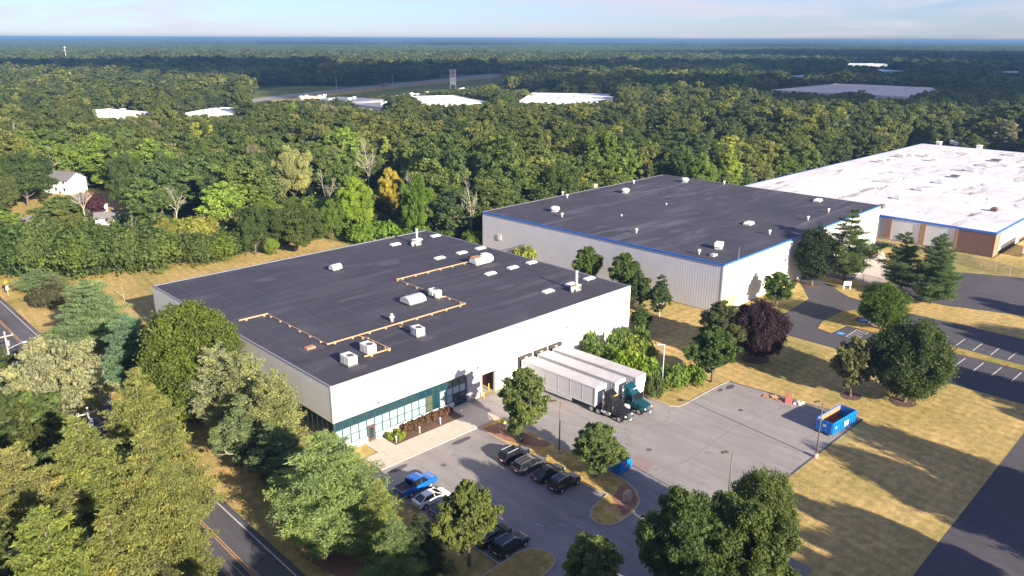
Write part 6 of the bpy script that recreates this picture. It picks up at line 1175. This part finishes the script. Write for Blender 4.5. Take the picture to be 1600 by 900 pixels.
# ---------------------------------------------------------------- the wood
def inpoly(x, y, P_):
    c = np.zeros_like(x, bool); n = len(P_); j = n - 1
    for i in range(n):
        xi, yi = P_[i]; xj, yj = P_[j]
        with np.errstate(divide='ignore', invalid='ignore'): c ^= ((yi > y) != (yj > y)) & (x < (xj - xi) * (y - yi) / (yj - yi + 1e-12) + xi)
        j = i
    return c
def proj(x, y, z):
    d = np.stack([x - CAM[0], y - CAM[1], z - CAM[2] + 0 * x], -1); zz = d @ _f
    return 800 + FPX * (d @ _r) / zz, 450 - FPX * (d @ _u) / zz, zz
SITE = [(-32, -200), (400, -200), (400, -80), (400, -38), (362, -38), (362, 56), (176, 56), (172, 74), (92, 75), (80, 88), (74, 104), (70, 118), (48, 120.5), (36, 119), (14, 118), (2, 119), (-10, 128), (-13, 420), (-27, 420), (-27, 80), (-32, 60)]
GARDEN = [(14, 178), (26, 180), (48, 184), (46, 205), (38, 226), (30, 232), (22, 214), (2, 200), (0, 190), (8, 184)]
rng = np.random.default_rng(77)
def scatter(r0, r1, sp, az=44, seed=0):
    """jittered grid of points in a ring sector in front of the camera"""
    n = int(2 * r1 / sp); a = np.arange(-n // 2, n // 2 + 1) * sp; X, Y = np.meshgrid(a, a); X = X.ravel() + CAM[0]; Y = Y.ravel() + CAM[1]
    keep = (np.hypot(X - CAM[0], Y - CAM[1]) < r1 + sp) & (np.hypot(X - CAM[0], Y - CAM[1]) > r0 - sp); X = X[keep]; Y = Y[keep]
    X = X + rng.uniform(-.42, .42, len(X)) * sp; Y = Y + rng.uniform(-.42, .42, len(Y)) * sp
    d = np.hypot(X - CAM[0], Y - CAM[1]); an = np.degrees(np.arctan2(X - CAM[0], Y - CAM[1])) - math.degrees(HEAD)
    k = (d >= r0) & (d < r1) & (np.abs(an) < az); return X[k], Y[k]
# rows of the photograph kept open: (x0, x1, lowest visible row at x0, at x1, distance)
OPEN = []
def openrow(x0, x1, y0, y1, D): OPEN.append((x0, x1, y0, y1, D))
openrow(146, 240, 184, 176, 520); openrow(286, 366, 178, 178, 520); openrow(465, 545, 158, 162, 560); openrow(540, 602, 166, 170, 560); openrow(655, 765, 162, 160, 560); openrow(808, 900, 158, 160, 640); openrow(900, 960, 158, 155, 640)
openrow(390, 600, 158, 146, 900); openrow(600, 700, 146, 138, 1000); openrow(700, 790, 138, 128, 1200); openrow(780, 872, 138, 136, 800); openrow(1200, 1310, 140, 146, 760); openrow(1310, 1362, 142, 140, 760); openrow(1362, 1432, 153, 152, 760); openrow(1320, 1395, 101, 102, 1600); openrow(1368, 1414, 111, 111, 1300); openrow(1230, 1260, 119, 120, 1100); openrow(1508, 1556, 177, 177, 470); openrow(1556, 1605, 112, 114, 1200)
openrow(700, 720, 136, 136, 900)
def allowed(X, Y, Hh, r):
    ok = ~inpoly(X, Y, SITE) & ~inpoly(X, Y, GARDEN)
    for P_ in FAR: c = np.mean(np.array(P_), 0); P2_ = [tuple(c + (np.array(q) - c) * 1.08 + np.sign(np.array(q) - c) * 5) for q in P_]; ok &= ~inpoly(X, Y, P2_)
    for a, b in zip(hw[:-1], hw[1:]):
        d = b - a; L = np.linalg.norm(d); d = d / L; t = (X - a[0]) * d[0] + (Y - a[1]) * d[1]; s = -(X - a[0]) * d[1] + (Y - a[1]) * d[0]; ok &= ~((t > -10) & (t < L + 10) & (s > -42) & (s < 18))
    px, py, z = proj(X, Y, Hh); pw_ = FPX * r / z * .7
    for x0, x1, y0, y1, D in OPEN:
        row = y0 + (y1 - y0) * (px - x0) / (x1 - x0); ok &= ~((px + pw_ > x0) & (px - pw_ < x1) & (py < row) & (z < D))
    # houses and driveway stay in view
    for x0, x1, row, D in HOUSE_ROWS:
        ok &= ~((px + pw_ > x0) & (px - pw_ < x1) & (py < row) & (z < D))
    for (hx, hy) in [tuple(o.location[:2]) for o in bpy.data.objects if o.get('category') in ('house',)]: ok &= np.hypot(X - hx, Y - hy) > 9
    return ok
def fit_rows(X, Y, H_, r):
    """lower trees that would stand in front of the houses, shops and highway"""
    H_ = H_.copy(); px, py, z = proj(X, Y, H_); pw_ = FPX * r / z * .7; ok = np.ones(len(X), bool)
    for x0, x1, row0, row1, D in OPEN + [(a, b, c, c, d) for a, b, c, d in HOUSE_ROWS]:
        row = row0 + (row1 - row0) * (px - x0) / (x1 - x0); bad = np.nonzero((px + pw_ > x0) & (px - pw_ < x1) & (py < row) & (z < D))[0]
        for i in bad:
            h = height_at((X[i], Y[i]), row[i] + 1.5); H_[i] = min(H_[i], h * (.8 + .2 * math.sin(i * 7.7)))
    return H_, H_ > 3.0
HOUSE_ROWS = [(62, 116, 304, 285), (116, 175, 328, 262), (172, 192, 316, 262), (24, 56, 336, 245), (150, 178, 350, 235)]
X1, Y1 = scatter(60, 640, 8.6, 42)
hh = rng.normal(16.8, 2.8, len(X1)).clip(10, 24); hh *= 1 + .12 * np.sin(X1 * .031 + 1) * np.cos(Y1 * .027)
rr = (hh * .40 * rng.normal(1, .2, len(X1))).clip(3.6, 9.5); edge = np.array([inpoly(X1 + dx_, Y1 + dy_, SITE) for dx_, dy_ in ((0, -9), (9, 0), (-9, 0), (6, -6))]).any(0); hh = np.where(edge, hh * rng.uniform(.5, .95, len(X1)), hh)
hh, ok = fit_rows(X1, Y1, hh, rr); rr = np.minimum(rr, hh * .62); ok &= allowed(X1, Y1, hh, rr)
occupied = [(o.location.x, o.location.y) for o in bpy.data.objects if o.get('category') == 'tree' and o.parent is None]
for (ox, oy) in occupied: ok &= np.hypot(X1 - ox, Y1 - oy) > 3.4
# keep the special trees of the wood edge visible
for nm_px in ((556, 60, 372, 276), (611, 42, 345, 262), (577, 40, 308, 208), (460, 60, 320, 228), (278, 56, 352, 284), (606, 24, 290, 218)):
    bx, w_, by, ty = nm_px; g = G(bx, by); D = P2((g[0], g[1], 8))[2]; px, py, z = proj(X1, Y1, hh); pw_ = FPX * rr / z * .6; vi = np.nonzero((px + pw_ > bx - w_ / 2) & (px - pw_ < bx + w_ / 2) & (py < by - 14) & (z < D + 1) & ok)[0]
    for i in vi: hh[i] = min(hh[i], height_at((X1[i], Y1[i]), by - 12)); rr[i] = min(rr[i], hh[i] * .6)
    ok &= hh > 3
X1, Y1, hh, rr, edge = X1[ok], Y1[ok], hh[ok], rr[ok], edge[ok]
px, py, z = proj(X1, Y1, hh * .7); inview = (px > -10) & (px < 1610) & (z > 0); order = np.argsort(np.where(inview, z, 1e9))
near = order[:300]; ismask = np.ones(len(X1), bool); ismask[near] = False
pal = [('dark green', (.042, .072, .026)), ('deep green', (.054, .086, .026)), ('mid green', (.068, .100, .028)), ('olive green', (.092, .112, .034)), ('fresh green', (.090, .140, .028)), ('yellowish green', (.15, .17, .04)), ('dull grey green', (.12, .13, .065))]
for i in near:
    f = .5 + .5 * math.sin(X1[i] * .06 + 2 * math.sin(Y1[i] * .05)); k = min(6, max(0, int(rng.normal(1.4 + 2.2 * f, 1.4)))); nm, c = pal[k]; g_ = 1 + .12 * rng.normal(); c = (c[0] * g_ * 1.3, c[1] * g_ * 1.12, c[2] * g_ * 1.1)
    zone = 'left of the houses' if px[i] < 60 else 'round the houses at the left' if px[i] < 230 else 'above the dry bank' if px[i] < 540 else 'behind the white warehouse' if px[i] < 750 else 'behind the grey warehouse' if px[i] < 1150 else 'behind the white-roofed warehouse'
    tree(('thicket' if i % 2 else 'thicket_b') if edge[i] and hh[i] < 11 else FOREST[i % len(FOREST)], (X1[i], Y1[i], 0), hh[i], rr[i], c, 'wood_tree', '%s broadleaf tree in the wood %s' % (nm, zone), 'tree', '%s trees in the wood %s' % (nm, zone))
# everything farther: instanced on points
PC = bpy.data.collections.new('tree_kinds')          # not linked to the scene: only a source for the instances
def proto(name, me):
    o = bpy.data.objects.new(name, me); PC.objects.link(o)
def merged(name, kind, crown):
    tr = PR[kind][0]; n0 = len(tr.vertices); a = np.empty(n0 * 3, np.float32); tr.vertices.foreach_get('co', a); nc = len(crown.vertices); b = np.empty(nc * 3, np.float32); crown.vertices.foreach_get('co', b)
    me = crown.copy(); me.name = name; me.materials.clear(); me.materials.append(M['leaf_far']); return me
for k, nm in enumerate(FOREST): proto('a%02d' % k, merged('wood tree kind', nm, PR[nm][1]))
for k in range(8):
    rg = random.Random(900 + k); t_, cr_m, H_, R_ = broadleaf('far tree', 140 + k, 15.5, 4.4 + rg.random(), .1, 9, 7, .52, 1500, .43, .38, .8 + .5 * rg.random(), tintvar=.15, limbs=False, flat=.85 + .3 * rg.random()); cr_m.materials.clear(); cr_m.materials.append(M['leaf_far']); proto('b%02d' % k, cr_m)
def m_patch():
    m = M['leaf_far'].copy(); m.name = 'distant foliage'; n, l = m.node_tree.nodes, m.node_tree.links; geo = n.new('ShaderNodeNewGeometry')
    mp = n.new('ShaderNodeMapping'); mp.inputs['Scale'].default_value = (.004, .004, .004); l.new(geo.outputs['Position'], mp.inputs[0]); z_ = n.new('ShaderNodeTexNoise'); z_.inputs['Scale'].default_value = 1; z_.inputs['Detail'].default_value = 6; l.new(mp.outputs[0], z_.inputs['Vector'])
    r_ = [q for q in n if q.type == 'VALTORGB'][0]
    mr = n.new('ShaderNodeMapRange'); mr.inputs['From Min'].default_value = .3; mr.inputs['From Max'].default_value = .75; mr.inputs['To Min'].default_value = .1; mr.inputs['To Max'].default_value = .85; l.new(z_.outputs['Fac'], mr.inputs[0]); 
    for q in n:
        if q.type == 'VALTORGB':
            for lk in list(q.inputs[0].links):
                if lk.from_node.type == 'OBJECT_INFO': l.remove(lk); l.new(mr.outputs[0], q.inputs[0])
    return m
M['patch'] = m_patch()
for k in range(4):
    rg = np.random.default_rng(500 + k); PS = 130.0; n = 260; a = np.linspace(-PS / 2, PS / 2, 17)[:-1] + 4; gx, gy = np.meshgrid(a, a); gx = gx.ravel() + rg.uniform(-3, 3, 256); gy = gy.ravel() + rg.uniform(-3, 3, 256)
    h_ = rg.normal(14, 2.2, 256); C = np.stack([gx, gy, h_ - 4.2], 1); rd_ = rg.normal(5.4, 1.0, 256).clip(3, 8); R_ = np.stack([rd_, rd_, rd_ * .85], 1)
    me = leaf_mesh('distant wood patch', [leaves(rg, C, R_, 34, 1.35, .7, .3, .35, .85, .75, rg.normal(0, .16, 256), topbias=.75)], M['patch']); proto('c%02d' % k, me)
def scatter_object(name, X, Y, sc, scz, pick, label, rot=None, z=None):
    me = bpy.data.meshes.new(name); me.vertices.add(len(X)); me.vertices.foreach_set('co', np.stack([X, Y, np.zeros(len(X)) if z is None else z], 1).astype(np.float32).ravel())
    for nm, ty, v in (('pick', 'INT', pick), ('rot', 'FLOAT', rng.uniform(0, 6.28, len(X)) if rot is None else rot)): at = me.attributes.new(nm, ty, 'POINT'); at.data.foreach_set('value', v.astype(np.int32 if ty == 'INT' else np.float32))
    at = me.attributes.new('scl', 'FLOAT_VECTOR', 'POINT'); at.data.foreach_set('vector', np.stack([sc, sc, scz], 1).astype(np.float32).ravel())
    o = link(name, me); tag(o, label, None, None, 'stuff')
    ng = bpy.data.node_groups.new(name, 'GeometryNodeTree'); ng.interface.new_socket('Geometry', in_out='INPUT', socket_type='NodeSocketGeometry'); ng.interface.new_socket('Geometry', in_out='OUTPUT', socket_type='NodeSocketGeometry')
    N = ng.nodes; Lk = ng.links; gi = N.new('NodeGroupInput'); go = N.new('NodeGroupOutput'); ip = N.new('GeometryNodeInstanceOnPoints'); ci = N.new('GeometryNodeCollectionInfo'); ci.inputs['Collection'].default_value = PC; ci.inputs['Separate Children'].default_value = True; ci.inputs['Reset Children'].default_value = True
    def na(nm, ty): a_ = N.new('GeometryNodeInputNamedAttribute'); a_.data_type = ty; a_.inputs['Name'].default_value = nm; return a_.outputs['Attribute']
    cx = N.new('ShaderNodeCombineXYZ'); Lk.new(na('rot', 'FLOAT'), cx.inputs['Z']); ip.inputs['Pick Instance'].default_value = True
    Lk.new(gi.outputs[0], ip.inputs['Points']); Lk.new(ci.outputs[0], ip.inputs['Instance']); Lk.new(na('pick', 'INT'), ip.inputs['Instance Index']); Lk.new(cx.outputs[0], ip.inputs['Rotation']); Lk.new(na('scl', 'FLOAT_VECTOR'), ip.inputs['Scale']); Lk.new(ip.outputs[0], go.inputs[0])
    md = o.modifiers.new('trees', 'NODES'); md.node_group = ng; return o
x_, y_, h_ = X1[ismask], Y1[ismask], hh[ismask]
setting('roadside_meadow', [tuple(G(x, y)[:2]) for x, y in ((392, 166), (400, 140), (560, 126), (795, 110), (806, 132), (760, 150), (520, 166))], 0.05, M['green_grass'])
scatter_object('woodland', x_, y_, rr[ismask] / 6.5, h_ / 18.5, rng.integers(0, 9, len(x_)), 'dense mixed wood behind the warehouses')
X2, Y2 = scatter(640, 2300, 11.0, 40); h2 = rng.normal(17, 3.0, len(X2)).clip(10, 25); h2, ok = fit_rows(X2, Y2, h2, np.full(len(X2), 4.8)); ok &= allowed(X2, Y2, h2, np.full(len(X2), 4.8)); X2, Y2, h2 = X2[ok], Y2[ok], h2[ok]
scatter_object('far_woodland', X2, Y2, h2 / 15.5 * 1.5 * rng.uniform(.75, 1.2, len(h2)), h2 / 15.5, rng.integers(9, 17, len(X2)), 'unbroken far wood stretching behind the highway')
X3_, Y3_ = scatter(2250, 15500, 128.0, 40); 
zt = 5 * (np.sin(X3_ * .0011 + 1) * np.cos(Y3_ * .0009)) * np.clip((np.hypot(X3_, Y3_) - 3000) / 8000, 0, 1) + np.clip((np.hypot(X3_, Y3_) - 11500) / 3500, 0, 1) * (4 + 9 * np.sin(X3_ * .0007 + 2) * np.cos(Y3_ * .0013))
scatter_object('distant_woodland', X3_, Y3_, np.full(len(X3_), 1.04), np.full(len(X3_), 1.0), rng.integers(17, 21, len(X3_)), 'blue distant wood reaching the horizon', rng.integers(0, 4, len(X3_)) * (PI / 2), zt)
# low hills under the most distant wood
mb = MB(); N_ = 60
for k in range(N_):
    a0 = HEAD - .8 + 1.6 * k / N_; a1 = HEAD - .8 + 1.6 * (k + 1) / N_
    for r_a, r_b, ha, hb in ((11500, 15500, 0, 1), (15500, 18000, 1, 1)):
        def pt(a, r, f): x = CAM[0] + r * math.sin(a); y = CAM[1] + r * math.cos(a); return (x, y, f * (4 + 5 * math.sin(x * .0007 + 2) * math.cos(y * .0013)) - (0 if f else .5))
        mb.add([pt(a0, r_a, ha), pt(a1, r_a, ha), pt(a1, r_b, hb), pt(a0, r_b, hb)], [(0, 3, 2, 1)])
mb.build('hills', M['floor'])['kind'] = 'structure'
# tiny masts and a water tower on the horizon
for i, (x, y, ty) in enumerate([(104, 80, 74), (1425, 70, 63), (1267, 68, 64)]):
    p = G(x, y + 14, 12); D = math.hypot(p[0], p[1]); p = (CAM[0] + (p[0] - CAM[0]) * 1, CAM[1] + (p[1] - CAM[1]) * 1)
    u = thing('distant_mast', 'thin distant mast above the blue wood, ' + ('left one', 'right one', 'middle one')[i], 'mast', (p[0], p[1], 0), 0, 'distant masts'); MB().tube((0, 0, 0), (0, 0, height_at(p, ty)), 0.6, .3, 6).build('shaft', M['white'], u); MB().box(-1.2, 1.2, -1.2, 1.2, height_at(p, ty) - 1, height_at(p, ty) + 1).build('head', M['white'], u)
# cloud bank well to the right of the view; it shades the middle distance
M['cloud'] = mat('cloud', (.8, .8, .8), 1.0, var=.02); nn_, ll_ = M['cloud'].node_tree.nodes, M['cloud'].node_tree.links; tt = nn_.new('ShaderNodeBsdfTransparent'); ms = nn_.new('ShaderNodeMixShader'); ms.inputs[0].default_value = .34; ll_.new(nn_['Principled BSDF'].outputs[0], ms.inputs[1]); ll_.new(tt.outputs[0], ms.inputs[2]); ll_.new(ms.outputs[0], nn_['Material Output'].inputs[0])  # thin cloud lets some sun through
def cloud(cx, cy, rx, ry, rot, seed):
    rg = random.Random(seed); mb = MB()
    for k in range(44):
        a = rg.random() * 2 * PI; r = math.sqrt(rg.random()); x = math.cos(a) * r * rx; y = math.sin(a) * r * ry; X = x * math.cos(rot) - y * math.sin(rot); Y = x * math.sin(rot) + y * math.cos(rot); s = min(rx, ry) * rg.uniform(.22, .42); mb.dome((cx + X, cy + Y, 900 + rg.uniform(-8, 8)), s, s, s * .35, 14, 5)
    o = mb.build('cloud_bank', M['cloud'], smooth=True); o['kind'] = 'structure'
off = 900 / math.tan(SUN_EL)
def shade_cloud(fwd, side, rx, ry, rot, seed):
    fx, fy = math.sin(HEAD), math.cos(HEAD); gx = CAM[0] + fx * fwd + fy * side; gy = CAM[1] + fy * fwd - fx * side
    cloud(gx - math.cos(SUN_AZ) * off, gy - math.sin(SUN_AZ) * off, rx, ry, -HEAD + rot, seed)
shade_cloud(1020, 380, 760, 400, -.05, 1); shade_cloud(1250, -620, 330, 230, .3, 2); shade_cloud(5600, 0, 2400, 800, .0, 3); shade_cloud(2200, 1350, 900, 800, .2, 4)
# ---------------------------------------------------------------- the air
hz = MB().box(-1500, 16500, -1500, 16500, -1.2, 58.5).build('haze', None); hz['kind'] = 'stuff'
m, n, l, b = newmat('haze'); n.remove(b); pv_ = n.new('ShaderNodeVolumePrincipled'); pv_.inputs['Color'].default_value = (.26, .50, .80, 1); pv_.inputs['Density'].default_value = HAZE_D; pv_.inputs['Anisotropy'].default_value = .2
l.new(pv_.outputs[0], n['Material Output'].inputs['Volume']); hz.data.materials.append(m)
